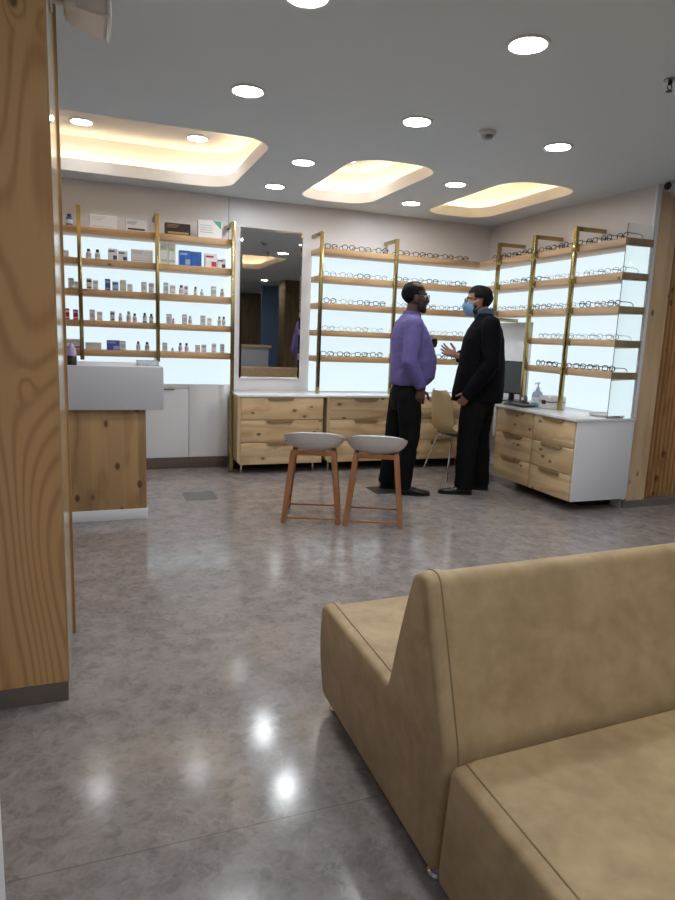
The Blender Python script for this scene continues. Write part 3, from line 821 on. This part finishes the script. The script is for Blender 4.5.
# ------------------------------------------------------------------ eye care products on the rack
PRODUCTS = [
[('b', -.135, .055, .095, 'navy', 'black'), ('c', .127, .214, .104, 'white', 'grey'), ('c', .388, .168, .089, 'white', 'black'), ('c', .734, .214, .098, 'brown', 'gold'), ('c', 1.011, .208, .148, 'white', 'green')],
[('c', -.169, .043, .053, 'white', 'grey'), ('b', .007, .043, .08, 'white', 'black'), ('b', .077, .043, .08, 'white', 'brown'), ('c', .197, .074, .095, 'white', 'navy'), ('c', .278, .074, .083, 'white', 'navy'), ('c', .434, .177, .104, 'white', 'grey'), ('c', .617, .064, .178, 'white', 'lime'), ('c', .684, .061, .172, 'white', 'lime'), ('c', .795, .098, .127, 'blue', 'paleblue'), ('c', .892, .09, .124, 'blue', 'navy'), ('c', 1.022, .104, .119, 'white', 'red'), ('c', 1.116, .073, .083, 'white', 'black')],
[('c', -.136, .043, .083, 'grey', 'white'), ('c', -.097, .031, .059, 'white', 'grey'), ('c', .005, .043, .089, 'cream', 'black'), ('c', .055, .043, .077, 'white', 'grey'), ('c', .152, .043, .095, 'navy', 'paleblue'), ('c', .214, .049, .077, 'paleblue', 'blue'), ('c', .276, .049, .095, 'cream', 'lime'), ('c', .332, .043, .065, 'white', 'grey'), ('c', .448, .043, .089, 'grey', 'white'), ('c', .51, .043, .083, 'white', 'grey'), ('c', .633, .04, .095, 'grey', 'white'), ('c', .691, .046, .077, 'white', 'grey'), ('b', .766, .04, .083, 'white', 'black'), ('c', .806, .031, .08, 'white', 'red'), ('b', .89, .031, .077, 'grey', 'black'), ('b', .947, .031, .059, 'white', 'grey'), ('c', 1.05, .043, .089, 'grey', 'white'), ('b', 1.128, .037, .074, 'white', 'grey')],
[('c', -.178, .043, .089, 'red', 'white'), ('c', -.108, .04, .083, 'red', 'white'), ('c', .023, .043, .089, 'grey', 'white'), ('c', .082, .043, .074, 'white', 'grey'), ('c', .185, .037, .083, 'grey', 'navy'), ('b', .25, .031, .071, 'white', 'grey'), ('b', .318, .037, .089, 'white', 'green'), ('b', .368, .034, .074, 'white', 'black'), ('b', .452, .034, .083, 'teal', 'black'), ('b', .507, .034, .077, 'teal', 'black'), ('c', .659, .043, .083, 'grey', 'white'), ('b', .697, .024, .047, 'white', 'red'), ('c', .793, .04, .086, 'grey', 'white'), ('b', .843, .031, .074, 'white', 'grey'), ('c', .956, .04, .083, 'grey', 'white'), ('c', 1.014, .034, .065, 'white', 'grey'), ('b', 1.104, .031, .083, 'white', 'teal'), ('b', 1.144, .031, .083, 'white', 'black')],
[('c', -.136, .134, .083, 'white', 'red'), ('c', .026, .128, .059, 'cream', 'grey'), ('c', .186, .106, .083, 'violet', 'paleblue'), ('c', .266, .046, .08, 'grey', 'white'), ('b', .394, .034, .08, 'white', 'black'), ('b', .469, .037, .077, 'white', 'black'), ('c', .621, .04, .077, 'grey', 'white'), ('b', .688, .024, .033, 'white', 'brown'), ('b', .756, .034, .08, 'white', 'navy'), ('b', .811, .034, .08, 'white', 'navy'), ('c', .909, .04, .065, 'grey', 'white'), ('c', .965, .04, .071, 'white', 'grey'), ('c', 1.056, .037, .083, 'white', 'grey'), ('c', 1.132, .034, .08, 'grey', 'white')]]
CN = {'paleblue': 'pale blue', 'lime': 'lime green'}
for si, (z, row) in enumerate(zip(ZS, PRODUCTS)):
    for k, (kind, x, w, h, ca, cb_) in enumerate(row):
        y = 6.0; z0 = z+.0004
        a, b = CN.get(ca, ca), CN.get(cb_, cb_)
        g = 'eye care products on the %s shelf' % SHELF[si]
        where = '%s item from the pine column, %s product shelf' % (ORD[k], SHELF[si])
        if kind == 'c':
            d = min(.07, max(.03, w*.8))
            t = thing('product_carton', '%s carton with %s print, %s' % (a, b, where), 'carton', (x, y, z0), 0, g)
            part('box', B(x-w/2, x+w/2, y-d/2, y+d/2, z0, z0+h, .0012, 1), M['p_'+ca], t)
            bm = bmesh.new(); yf = y-d/2-.0009
            if cb_ == 'green':
                prism(bm, [(x+w*.12, z0+h*.98), (x+w*.47, z0+h*.98), (x+w*.47, z0+h*.52)], 1, yf, yf+.0008)
                for q in range(4): box(bm, x-w*.42, x+w*(.12-.05*(q % 2)), yf, yf+.0008, z0+h*(.3+.13*q), z0+h*(.325+.13*q))
            elif w > .12:
                for q in range(3):
                    box(bm, x-w*.42, x-w*(.05-.06*q), yf, yf+.0008, z0+h*(.62+.11*q), z0+h*(.655+.11*q)); part('print', bm, M['p_'+cb_], t); bm = bmesh.new()
                box(bm, x-w*.40, x+w*.42, yf, yf+.0008, z0+h*.10, z0+h*(.27 if b != 'grey' else .15))
            elif w > .07:
                box(bm, x-w*.44, x+w*.2, yf, yf+.0008, z0+h*.70, z0+h*.84); part('print', bm, M['p_'+cb_], t); bm = bmesh.new(); box(bm, x+w*.02, x+w*.44, yf, yf+.0008, z0+h*.06, z0+h*.42)
            else:
                box(bm, x-w*.42, x+w*.42, yf, yf+.0008, z0+h*.66, z0+h*.84); part('print', bm, M['p_'+cb_], t); bm = bmesh.new()
                box(bm, x-w*.38, x+w*.38, yf, yf+.0008, z0+h*.12, z0+h*.22)
            part('print', bm, M['p_'+cb_], t)
        else:
            t = thing('product_bottle', '%s bottle with %s cap, %s' % (a, b, where), 'bottle', (x, y, z0), 0, g)
            r = w/2; c = (x, y, z0)
            bm = bmesh.new(); lathe(bm, [(.0005, 0), (r*.92, 0), (r, h*.03), (r, h*.62), (r*.85, h*.70), (r*.45, h*.74), (.0005, h*.74)], 16, c); part('body', bm, M['p_'+ca], t)
            bm = bmesh.new(); lathe(bm, [(.0005, h*.74), (r*.62, h*.74), (r*.60, h*.97), (r*.5, h), (.0005, h)], 14, c); part('cap', bm, M['p_'+cb_], t)
            bm = bmesh.new(); lathe(bm, [(r*1.001, h*.18), (r*1.02, h*.18), (r*1.02, h*.52), (r*1.001, h*.52)], 16, c); part('sticker', bm, M['p_grey' if ca == 'white' else 'p_white'], t)

# ------------------------------------------------------------------ eyeglasses
def glasses_parts(w=.140, hh=.044, rim=.0026, shape=2.6, tip=True):
    """front frame and temples; front at y=0 facing -y, lens bottoms at z=0"""
    bm = bmesh.new(); lw = (w-.018)/2-.006
    for s in (-1, 1):
        cx = s*(w/2-lw/2-.006); pts = []
        for k in range(21):
            a = 2*pi*k/20; c, d = cos(a), sin(a)
            pts.append((cx+lw/2*math.copysign(abs(c)**(2/shape), c), 0, hh/2+rim+hh/2*math.copysign(abs(d)**(2/shape), d)))
        tube(bm, pts, rim, 6)
    tube(bm, [(-.012, 0, hh*.62), (0, -.002, hh*.72), (.012, 0, hh*.62)], rim, 6)
    for s in (-1, 1): tube(bm, [(s*(w/2-.010), 0, hh*.78), (s*w/2, .002, hh*.80), (s*w/2, .012, hh*.80)], rim, 6)
    front = bm; temples = []
    for s in (-1, 1):
        bm = bmesh.new(); temples.append(bm)
        x = s*w/2
        tube(bm, [(x, .010, hh*.80), (x*.99, .06, hh*.80), (x*.97, .095, hh*.76)]+([(x*.95, .118, hh*.5), (x*.94, .128, .004)] if tip else []), rim*.85, 6)
    return front, temples
STY = [('thick dark rectangular', 'frame_dark', .0036, 3.4, .138, .040), ('thick dark round', 'frame_dark', .0034, 2.1, .136, .046), ('thin grey metal', 'frame_metal', .0020, 2.5, .138, .042),
       ('brown oval', 'frame_brown', .0030, 2.3, .136, .040), ('navy rectangular', 'frame_blue', .0032, 3.2, .140, .042), ('rimless-looking pale metal', 'steel', .0015, 2.6, .136, .040)]
PROTO = {}
def glasses(style, loc, rz, label, group):
    if style not in PROTO:
        n, m, rim, shp, w, hh = STY[style]
        t = thing('eyeglasses', label, 'eyeglasses', loc, rz, group, False)
        f, te = glasses_parts(w, hh, rim, shp)
        part('front_frame', f, M[m], t)
        for q in te: part('temple', q, M[m], t)
        PROTO[style] = t; return t
    return dup(PROTO[style], loc, label, group, rz)
rg = random.Random(3)
MIX = [[0, 1, 0, 1, 4, 0], [0, 4, 2, 3, 2, 5], [0, 3, 1, 2, 2, 4], [2, 5, 2, 3, 5, 2], [4, 0, 1, 3, 0, 1]]
for si, z in enumerate(ZS):
    xs = [2.03+.115+.176*k for k in range(4)]+[2.802+.11+.166*k for k in range(5)]
    for k, x in enumerate(xs):
        st = MIX[si][(k*2+rg.randrange(3)) % 6]
        glasses(st, (x+rg.uniform(-.008, .008), YS+.035+rg.uniform(-.006, .006), z+.0003), rg.uniform(-.12, .12),
                '%s eyeglasses, %s from the mirror, %s shelf behind the men' % (STY[st][0], ORD[k], SHELF[si]), 'eyeglasses on the %s shelf of the back rack' % SHELF[si])
for si, z in enumerate(ZS):
    n = 11 if si < 3 else 6
    for k in range(n):
        y = 4.035+.166*k
        st = MIX[si][(k+rg.randrange(3)) % 6]
        if si == 0 and k < 9: st = (0, 1, 0, 4, 1, 0, 3, 1, 0)[k]
        glasses(st, (XS+.03+rg.uniform(-.004, .008), y+rg.uniform(-.006, .006), z+.0003), -pi/2+rg.uniform(-.12, .12),
                '%s eyeglasses, %s from the glass pane, %s side rack shelf' % (STY[st][0], ORD[k], SHELF[si]), 'eyeglasses on the %s shelf of the side rack' % SHELF[si])

# ------------------------------------------------------------------ people
def add_head(bm, c, s=1., jaw=1.):
    """face towards +x; c = centre at eye level"""
    c = Vector(c)
    def E(p, r, rot=None): ball(bm, c+Vector(p)*s, tuple(q*s for q in r), 20, rot)
    E((-.012, 0, .040), (.098, .077, .090)); E((.006, 0, -.005), (.082, .072, .075))
    E((.030, 0, -.048), (.058, .058*jaw, .062)); E((.050, 0, -.088), (.036, .040*jaw, .030)); E((.071, 0, -.098), (.019, .022, .017))
    for y in (-1, 1):
        E((.055, y*.036, -.022), (.033, .026, .034)); E((.0, y*.078, -.012), (.021, .008, .033), Matrix.Rotation(y*.35, 3, 'Z'))
        E((.006, y*.080, -.036), (.010, .007, .012)); E((.100, y*.011, -.031), (.012, .009, .009))
    E((.074, 0, .033), (.020, .056, .013))
    tube(bm, [c+Vector(p)*s for p in ((.082, 0, .022), (.097, 0, .002), (.112, 0, -.022), (.108, 0, -.034), (.090, 0, -.036))], [.009*s, .0105*s, .0135*s, .0125*s, .009*s], 10)
    E((.088, 0, -.060), (.014, .025, .0075)); E((.086, 0, -.071), (.014, .022, .0075))

def add_hand(bm, wrist, fdir, palm_n, curl=(.5, .6, .5), spread=.10, thumb_side=1, s=1., thumb_out=.8):
    """palm + four unequal bent fingers + thumb leaving the side of the palm"""
    w = Vector(wrist); f = Vector(fdir).normalized(); n = Vector(palm_n); n = (n-f*n.dot(f)).normalized(); r = f.cross(n)*thumb_side
    tube(bm, [w-f*.03*s, w, w+f*.028*s, w+f*.062*s, w+f*.090*s], [.028*s, .027*s, .036*s, .041*s, .038*s], 12, .42, r)
    for i, (o, ln) in enumerate(((.030, .070), (.010, .080), (-.011, .074), (-.030, .058))):
        ang = spread*(1.5-i); d = (f*cos(ang)+r*sin(ang)).normalized()
        p = w+f*.078*s+r*o*s; pts = [p]; a = .12
        for L, cu in zip((.48, .30, .24), curl):
            a += cu; q = d*cos(a)+n*sin(a); p = p+q*ln*L*s; pts.append(p.copy())
        tube(bm, pts, [.0098*s, .0093*s, .0085*s, .0066*s], 8)
    b = w+f*.022*s+r*.026*s
    d1 = (f*.55+r*thumb_out+n*.25).normalized(); d2 = (f*.85+r*.45*thumb_out+n*.35).normalized()
    tube(bm, [b-r*.012*s, b+d1*.035*s, b+d1*.035*s+d2*.032*s, b+d1*.035*s+d2*.058*s], [.0145*s, .0125*s, .0108*s, .0078*s], 8)

def limb(bm, pts, radii, seg=14):
    P = [Vector(p) for p in pts]; q, rr = [], []
    for i in range(len(P)-1):
        for k in range(4):
            u = k/4; q.append(P[i].lerp(P[i+1], u)); rr.append(radii[i]*(1-u)+radii[i+1]*u)
    q.append(P[-1]); rr.append(radii[-1])
    tube(bm, q, rr, seg)
    ball(bm, P[0], radii[0], 14)
    for i in range(1, len(P)-1): ball(bm, P[i], radii[i]*1.01, 14)

def shoe(bm, heel, toe):
    """closed shoe from heel to toe on the floor (local points, z ignored)"""
    h, t_ = Vector((heel[0], heel[1], 0)), Vector((toe[0], toe[1], 0)); d = t_-h; L = d.length; d.normalize(); sd = Vector((-d.y, d.x, 0))
    rings = []
    for u, hw, zt in ((0, .022, .055), (.03, .034, .085), (.15, .039, .098), (.30, .040, .094), (.45, .043, .070), (.62, .049, .052), (.80, .047, .042), (.93, .034, .034), (1.0, .012, .024)):
        r = []
        for k in range(14):
            a = 2*pi*k/14; y = cos(a)*hw; z = zt*.5+math.copysign(abs(sin(a))**.7, sin(a))*zt*.5
            r.append(h+d*(u*L)+sd*y+Vector((0, 0, z+.002)))
        rings.append(r)
    ring_loft(bm, rings)
def sole(bm, heel, toe):
    h, t_ = Vector((heel[0], heel[1], 0)), Vector((toe[0], toe[1], 0)); d = t_-h; L = d.length; d.normalize(); sd = Vector((-d.y, d.x, 0))
    a, b = [], []
    for u, hw in ((0, .024), (.04, .036), (.2, .041), (.4, .042), (.62, .051), (.8, .049), (.93, .036), (1.005, .012)):
        a.append(h+d*(u*L)+sd*hw); b.append(h+d*(u*L)-sd*hw)
    lp = a+list(reversed(b))
    ring_loft(bm, [[p+Vector((0, 0, z)) for p in lp] for z in (.0005, .013)])

def hair_cap(c, s, hair, thresh, grow=1.0):
    """shell around the skull kept above a hairline"""
    bm = bmesh.new(); c = Vector(c)
    bmesh.ops.create_uvsphere(bm, u_segments=48, v_segments=36, radius=1)
    for v in bm.verts:
        p = v.co; v.co = Vector((-.014+p.x*.104*grow, p.y*.083*grow, .036+p.z*.100*grow))
    dead = [v for v in bm.verts if v.co.z < thresh(v.co.x, v.co.y)]
    bmesh.ops.delete(bm, geom=dead, context='VERTS')
    for v in bm.verts:
        j = 1+.02*sin(40*v.co.x+31*v.co.y)+.015*sin(70*v.co.z+55*v.co.y)
        v.co = c+v.co*s*j
    bmesh.ops.recalc_face_normals(bm, faces=bm.faces)
    bmesh.ops.solidify(bm, geom=bm.faces[:], thickness=.014*s)
    return bm

def person(name, label, loc, rz, skin, build):
    bm = bmesh.new(); build(bm)
    me = fuse(bm, name, skin, .0048, 3)
    o = link(name, me); o.location = loc; o.rotation_euler = (0, 0, rz)
    tag(o, label, 'person'); ORG[o.name] = Vector()
    return o

# ---- man in the purple shirt; local +x is the way he faces, +y his left
A_HEAD = (.027, .0, 1.625)
A = dict(rs=(.0, -.185, 1.40), re=(-.035, -.255, 1.115), rw=(.085, -.20, .905), ls=(.01, .185, 1.40), le=(.05, .25, 1.13), lw=(.205, .10, 1.225),
         rh=(.005, -.095, .93), rk=(.03, -.10, .50), ra=(-.015, -.105, .09), lh=(-.02, .095, .93), lk=(-.060, .10, .50), la=(-.110, .105, .09))
def body_a(bm):
    add_head(bm, A_HEAD, 1.0, 1.08)
    tube(bm, [(.0, 0, 1.42), (.012, 0, 1.50), (.028, 0, 1.56)], [.066, .060, .062], 16)
    stack(bm, [(.86, -.09, .11, .12), (.95, -.10, .13, .135), (1.08, -.115, .19, .165), (1.2, -.115, .17, .165), (1.32, -.115, .13, .17), (1.40, -.10, .09, .17), (1.45, -.07, .06, .10)])
    limb(bm, [A['rs'], A['re'], A['rw']], [.052, .040, .028]); limb(bm, [A['ls'], A['le'], A['lw']], [.052, .040, .028])
    for p in 'rl': limb(bm, [A[p+'h'], A[p+'k'], A[p+'a'], (A[p+'a'][0]+.01, A[p+'a'][1], .06)], [.060, .056, .038, .036])
    for p, t_ in (('r', .12), ('l', .10)): limb(bm, [(A[p+'a'][0], A[p+'a'][1], .05), (A[p+'a'][0]+t_, A[p+'a'][1], .035)], [.034, .026])
    add_hand(bm, A['rw'], (-.10, .05, -1), (.25, 1, 0), (.25, .45, .4), .05, 1)
    add_hand(bm, A['lw'], (.22, -.25, .75), (-.75, -.4, .2), (.9, 1.1, .8), .04, 1)
man = person('person', 'man in a purple shirt and black trousers, standing beside the bar stools', (2.468, 4.87, 0), radians(-17), M['skin_a'], body_a)

bm = bmesh.new()
stack(bm, [(.915, -.135, .17, .168), (.94, -.146, .195, .178), (.985, -.146, .222, .185), (1.06, -.146, .235, .19), (1.13, -.145, .232, .19), (1.22, -.150, .208, .19), (1.31, -.152, .172, .195),
           (1.38, -.135, .135, .198), (1.43, -.115, .098, .175), (1.465, -.09, .075, .12), (1.49, -.072, .068, .085)])
for s_, e_, w_ in (('rs', 're', 'rw'), ('ls', 'le', 'lw')):
    S_, E_, W_ = Vector(A[s_]), Vector(A[e_]), Vector(A[w_])
    limb(bm, [S_, S_.lerp(E_, .5), E_, E_.lerp(W_, .55), E_.lerp(W_, .97)], [.078, .074, .063, .058, .045])
sh = link('shirt', fuse(bm, 'shirt', M['shirt'], .006, 6, .017, .085), man)
bm = bmesh.new()
rings = []
for r, z, dx in ((.066, 1.46, .004), (.071, 1.485, .008), (.069, 1.518, .012), (.065, 1.518, .012), (.062, 1.485, .008)):
    rings.append([Vector((dx+r*cos(2*pi*k/28)*1.08, r*sin(2*pi*k/28), z-.022*max(0, cos(2*pi*k/28))-(.02 if k in (0,) else 0))) for k in range(28)])
ring_loft(bm, rings, False)
part('collar', bm, M['shirt'], sh)
bm = bmesh.new()
stack(bm, [(.70, -.115, .09, .12), (.80, -.125, .125, .16), (.88, -.125, .155, .165), (.955, -.120, .160, .158)])
for p in 'rl':
    h_, k_, a_ = Vector(A[p+'h']), Vector(A[p+'k']), Vector(A[p+'a'])
    limb(bm, [h_-Vector((0, 0, .10)), h_.lerp(k_, .55), k_, k_.lerp(a_, .5), (a_.x+.0, a_.y, .05)], [.104, .100, .086, .080, .076])
link('trousers', fuse(bm, 'trousers', M['trouser'], .007, 5, .014, .09), man)
for y_, h_, t_ in ((-.105, -.06, .225), (.105, -.17, .105)):
    bm = bmesh.new(); shoe(bm, (h_, y_), (t_, y_*1.15)); so = part('shoe', bm, M['shoe'], man, 70)
    bm = bmesh.new(); sole(bm, (h_, y_), (t_, y_*1.15)); part('sole', bm, M['black'], so)
bm = hair_cap(A_HEAD, 1.0, None, lambda x, y: (.112 if abs(y) < .045 else .055) if x > .035 else (.012 if x > -.02 else -.065), .955)
part('hair', bm, M['hair'], man)
bm = bmesh.new()
for p, r in (((.075, 0, -.098), (.025, .036, .026)), ((.055, .03, -.088), (.034, .024, .026)), ((.055, -.03, -.088), (.034, .024, .026)), ((.030, .052, -.068), (.026, .014, .034)), ((.030, -.052, -.068), (.026, .014, .034)),
             ((.094, .012, -.049), (.012, .018, .007)), ((.094, -.012, -.049), (.012, .018, .007))):
    ball(bm, Vector(A_HEAD)+Vector(p), r, 14)
link('beard', fuse(bm, 'beard', M['beard'], .004, 2), man)
def eyes(c, parent):
    for y in (-1, 1):
        bm = bmesh.new(); ball(bm, Vector(c)+Vector((.076, y*.031, .008)), .0125, 14); e = part('eye', bm, M['eye'], parent)
        bm = bmesh.new(); ball(bm, Vector(c)+Vector((.0855, y*.031, .008)), (.0045, .006, .006), 12); part('iris', bm, M['iris'], e)
        bm = bmesh.new(); tube(bm, [Vector(c)+Vector(q) for q in ((.090, y*.014, .027), (.090, y*.030, .034), (.078, y*.050, .028))], [.003, .0045, .003], 8); part('eyebrow', bm, M['hair'], parent)
def specs(c, parent, mat, rim=.002):
    f, te = glasses_parts(.138, .036, rim, 2.8, False)
    for bm in [f]+te:
        bmesh.ops.rotate(bm, verts=bm.verts, cent=(0, 0, 0), matrix=Matrix.Rotation(pi/2, 3, 'Z'))
        bmesh.ops.translate(bm, verts=bm.verts, vec=Vector(c)+Vector((.106, 0, -.012)))
    # rotated by +90 degrees the front faces +x and the temples run back towards the ears
    g = part('spectacles', f, mat, parent)
    for q in te: part('temple', q, mat, g)
    for y in (-1, 1):
        bm = bmesh.new(); ball(bm, Vector(c)+Vector((.106, y*.034, .008)), (.0008, .026, .017), 16); part('lens', bm, M['acrylic'], g)
eyes(A_HEAD, man); specs(A_HEAD, man, M['steel'], .0016)

# ---- man in the black jacket and mask
B_HEAD = (.040, 0, 1.618)
Q = dict(rs=(-.05, -.19, 1.42), re=(-.02, -.27, 1.13), rw=(.175, -.14, 1.165), ls=(-.06, .20, 1.42), le=(-.085, .265, 1.12), lw=(.075, .215, .865),
         rh=(-.06, -.095, .92), rk=(-.06, -.10, .50), ra=(-.105, -.11, .09), lh=(.0, .095, .92), lk=(.05, .10, .50), la=(.055, .11, .09))
def body_b(bm):
    add_head(bm, B_HEAD, 1.0, 1.1)
    tube(bm, [(-.05, 0, 1.42), (-.025, 0, 1.50), (.015, 0, 1.56)], [.066, .060, .062], 16)
    stack(bm, [(.86, -.15, .12, .14), (.95, -.17, .14, .16), (1.08, -.18, .13, .165), (1.2, -.18, .10, .165), (1.32, -.16, .07, .17), (1.40, -.14, .04, .17), (1.45, -.12, .0, .10)])
    limb(bm, [Q['rs'], Q['re'], Q['rw']], [.052, .040, .028]); limb(bm, [Q['ls'], Q['le'], Q['lw']], [.052, .040, .028])
    for p in 'rl': limb(bm, [Q[p+'h'], Q[p+'k'], Q[p+'a'], (Q[p+'a'][0]+.01, Q[p+'a'][1], .06)], [.060, .056, .038, .036])
    for p in 'rl': limb(bm, [(Q[p+'a'][0], Q[p+'a'][1], .05), (Q[p+'a'][0]+.11, Q[p+'a'][1], .035)], [.034, .026])
    add_hand(bm, Q['lw'], (.38, -.10, -.55), (.2, -1, 0), (.3, .5, .4), .05, -1, .92)
    add_hand(bm, Q['rw'], (.85, .05, .32), (-.15, .75, .65), (.05, .18, .15), .20, 1, 1.05)
man = person('person', 'man in a black jacket and blue face mask, gesturing with one hand', (3.065, 4.745, 0), radians(152), M['skin_b'], body_b)
bm = bmesh.new()
stack(bm, [(.790, -.225, .205, .205), (.86, -.228, .205, .212), (.98, -.226, .188, .210), (1.10, -.222, .165, .208), (1.2, -.212, .158, .208), (1.31, -.200, .142, .212), (1.39, -.178, .108, .212), (1.44, -.150, .080, .185),
           (1.485, -.115, .050, .125), (1.525, -.090, .040, .085)], power=2.2)
for s_, e_, w_, fr in (('rs', 're', 'rw', .93), ('ls', 'le', 'lw', 1.12)):
    S_, E_, W_ = Vector(Q[s_]), Vector(Q[e_]), Vector(Q[w_])
    limb(bm, [S_, S_.lerp(E_, .5), E_, E_.lerp(W_, .5), E_.lerp(W_, fr)], [.080, .078, .068, .062, .055])
jk = link('jacket', fuse(bm, 'jacket', M['jacket'], .007, 7, .012, .10), man)
bm = bmesh.new()
rings = []
for r, z, dx in ((.068, 1.475, -.030), (.073, 1.515, -.022), (.070, 1.56, -.010), (.065, 1.56, -.010), (.062, 1.515, -.022)):
    rings.append([Vector((dx+r*cos(2*pi*k/28)*1.10, r*sin(2*pi*k/28), z-.045*max(0, cos(2*pi*k/28))+.010*max(0, -cos(2*pi*k/28)))) for k in range(28)])
ring_loft(bm, rings, False)
part('shirt_collar', bm, M['shirt_blue'], man)
bm = bmesh.new()
stack(bm, [(.70, -.15, .10, .13), (.80, -.165, .135, .165), (.90, -.165, .14, .17)])
for p in 'rl':
    h_, k_, a_ = Vector(Q[p+'h']), Vector(Q[p+'k']), Vector(Q[p+'a'])
    limb(bm, [h_-Vector((0, 0, .06)), h_.lerp(k_, .55), k_, k_.lerp(a_, .5), (a_.x+.0, a_.y, .045)], [.115, .106, .090, .084, .079])
link('trousers', fuse(bm, 'trousers', M['trouser'], .007, 5, .014, .09), man)
for y_, h_, t_ in ((.11, -.015, .27), (-.11, -.175, .12)):
    bm = bmesh.new(); shoe(bm, (h_, y_), (t_, y_*1.15)); so = part('shoe', bm, M['shoe'], man, 70)
    bm = bmesh.new(); sole(bm, (h_, y_), (t_, y_*1.15)); part('sole', bm, M['black'], so)
bm = hair_cap(B_HEAD, 1.0, None, lambda x, y: (.066 if x > .045 else .03) if x > .03 else (.022 if x > -.03 else -.075), 1.02)
part('hair', bm, M['hair'], man)
bm = bmesh.new(); h = Vector(B_HEAD)
rings = []
for z, xf, xs_, hw in ((-.004, .116, .060, .052), (-.025, .128, .045, .066), (-.055, .124, .036, .070), (-.085, .110, .032, .064), (-.112, .088, .030, .046)):
    rings.append([h+Vector((xs_+(xf-xs_)*cos(a), hw*sin(a), z)) for a in [radians(q) for q in range(-90, 91, 12)]])
vs = [[bm.verts.new(p) for p in r] for r in rings]
for a, b in zip(vs, vs[1:]):
    for k in range(len(a)-1): bm.faces.new((a[k], a[k+1], b[k+1], b[k]))
bmesh.ops.recalc_face_normals(bm, faces=bm.faces); bmesh.ops.solidify(bm, geom=bm.faces[:], thickness=.003)
mk = part('face_mask', bm, M['mask'], man, 70)
for y in (-1, 1):
    bm = bmesh.new()
    tube(bm, [h+Vector(q) for q in ((.055, y*.056, -.015), (.02, y*.080, .004), (-.012, y*.086, .008))], .0016, 6)
    tube(bm, [h+Vector(q) for q in ((.034, y*.060, -.085), (.01, y*.078, -.055), (-.012, y*.084, -.03))], .0016, 6)
    part('ear_loop', bm, M['p_white'], mk)
bm = bmesh.new()
for y in (-1, 1): ball(bm, h+Vector((.024, y*.060, -.062)), (.024, .012, .040), 14)
link('beard', fuse(bm, 'beard', M['beard'], .004, 2), man)
eyes(B_HEAD, man); specs(B_HEAD, man, M['frame_dark'], .0026)

# ------------------------------------------------------------------ the back of the shop (seen only in the mirror)
struct('column_rear', B(4.13, 4.95, -2.6, -2.1, 0, ZC), M['old_wood'])
struct('wall_blue', B(4.1, 4.7, -4.2, -4.1, 0, ZC), M['blue_wall'])
t = thing('service_desk', 'pine-topped white service desk far behind the sofa', 'desk', (3.0, -2.2, 0))
part('body', B(2.55, 3.75, -2.5, -2.0, 0, .995, .004), M['counter_white'], t)
part('top', B(2.5, 3.8, -2.55, -1.95, .9955, 1.045, .004), M['pine_x'], t)

# ------------------------------------------------------------------ camera, world, view
w = bpy.data.worlds.new('World'); S.world = w; w.use_nodes = True
w.node_tree.nodes['Background'].inputs[0].default_value = (.05, .055, .06, 1)
w.node_tree.nodes['Background'].inputs[1].default_value = 1.
cam = bpy.data.cameras.new('camera'); co = bpy.data.objects.new('camera', cam); COL.objects.link(co); S.camera = co
yaw, pit, rol = .36653285, .171652576, .0390062539
fw = Vector((sin(yaw)*cos(pit), cos(yaw)*cos(pit), -sin(pit))); rt = Vector((cos(yaw), -sin(yaw), 0)); up = rt.cross(fw)
r2 = rt*cos(rol)+up*sin(rol); u2 = up*cos(rol)-rt*sin(rol)
R = Matrix((r2, u2, -fw)).transposed()
co.matrix_world = Matrix.Translation((0, 0, 1.28)) @ R.to_4x4()
cam.sensor_fit = 'VERTICAL'; cam.sensor_height = 36; cam.sensor_width = 27; cam.lens = 647.666*36/900; cam.clip_start = .02
S.view_settings.view_transform = 'Standard'; S.view_settings.look = 'None'
S.view_settings.gamma = 1; S.view_settings.use_curve_mapping = False; S.view_settings.exposure = 0
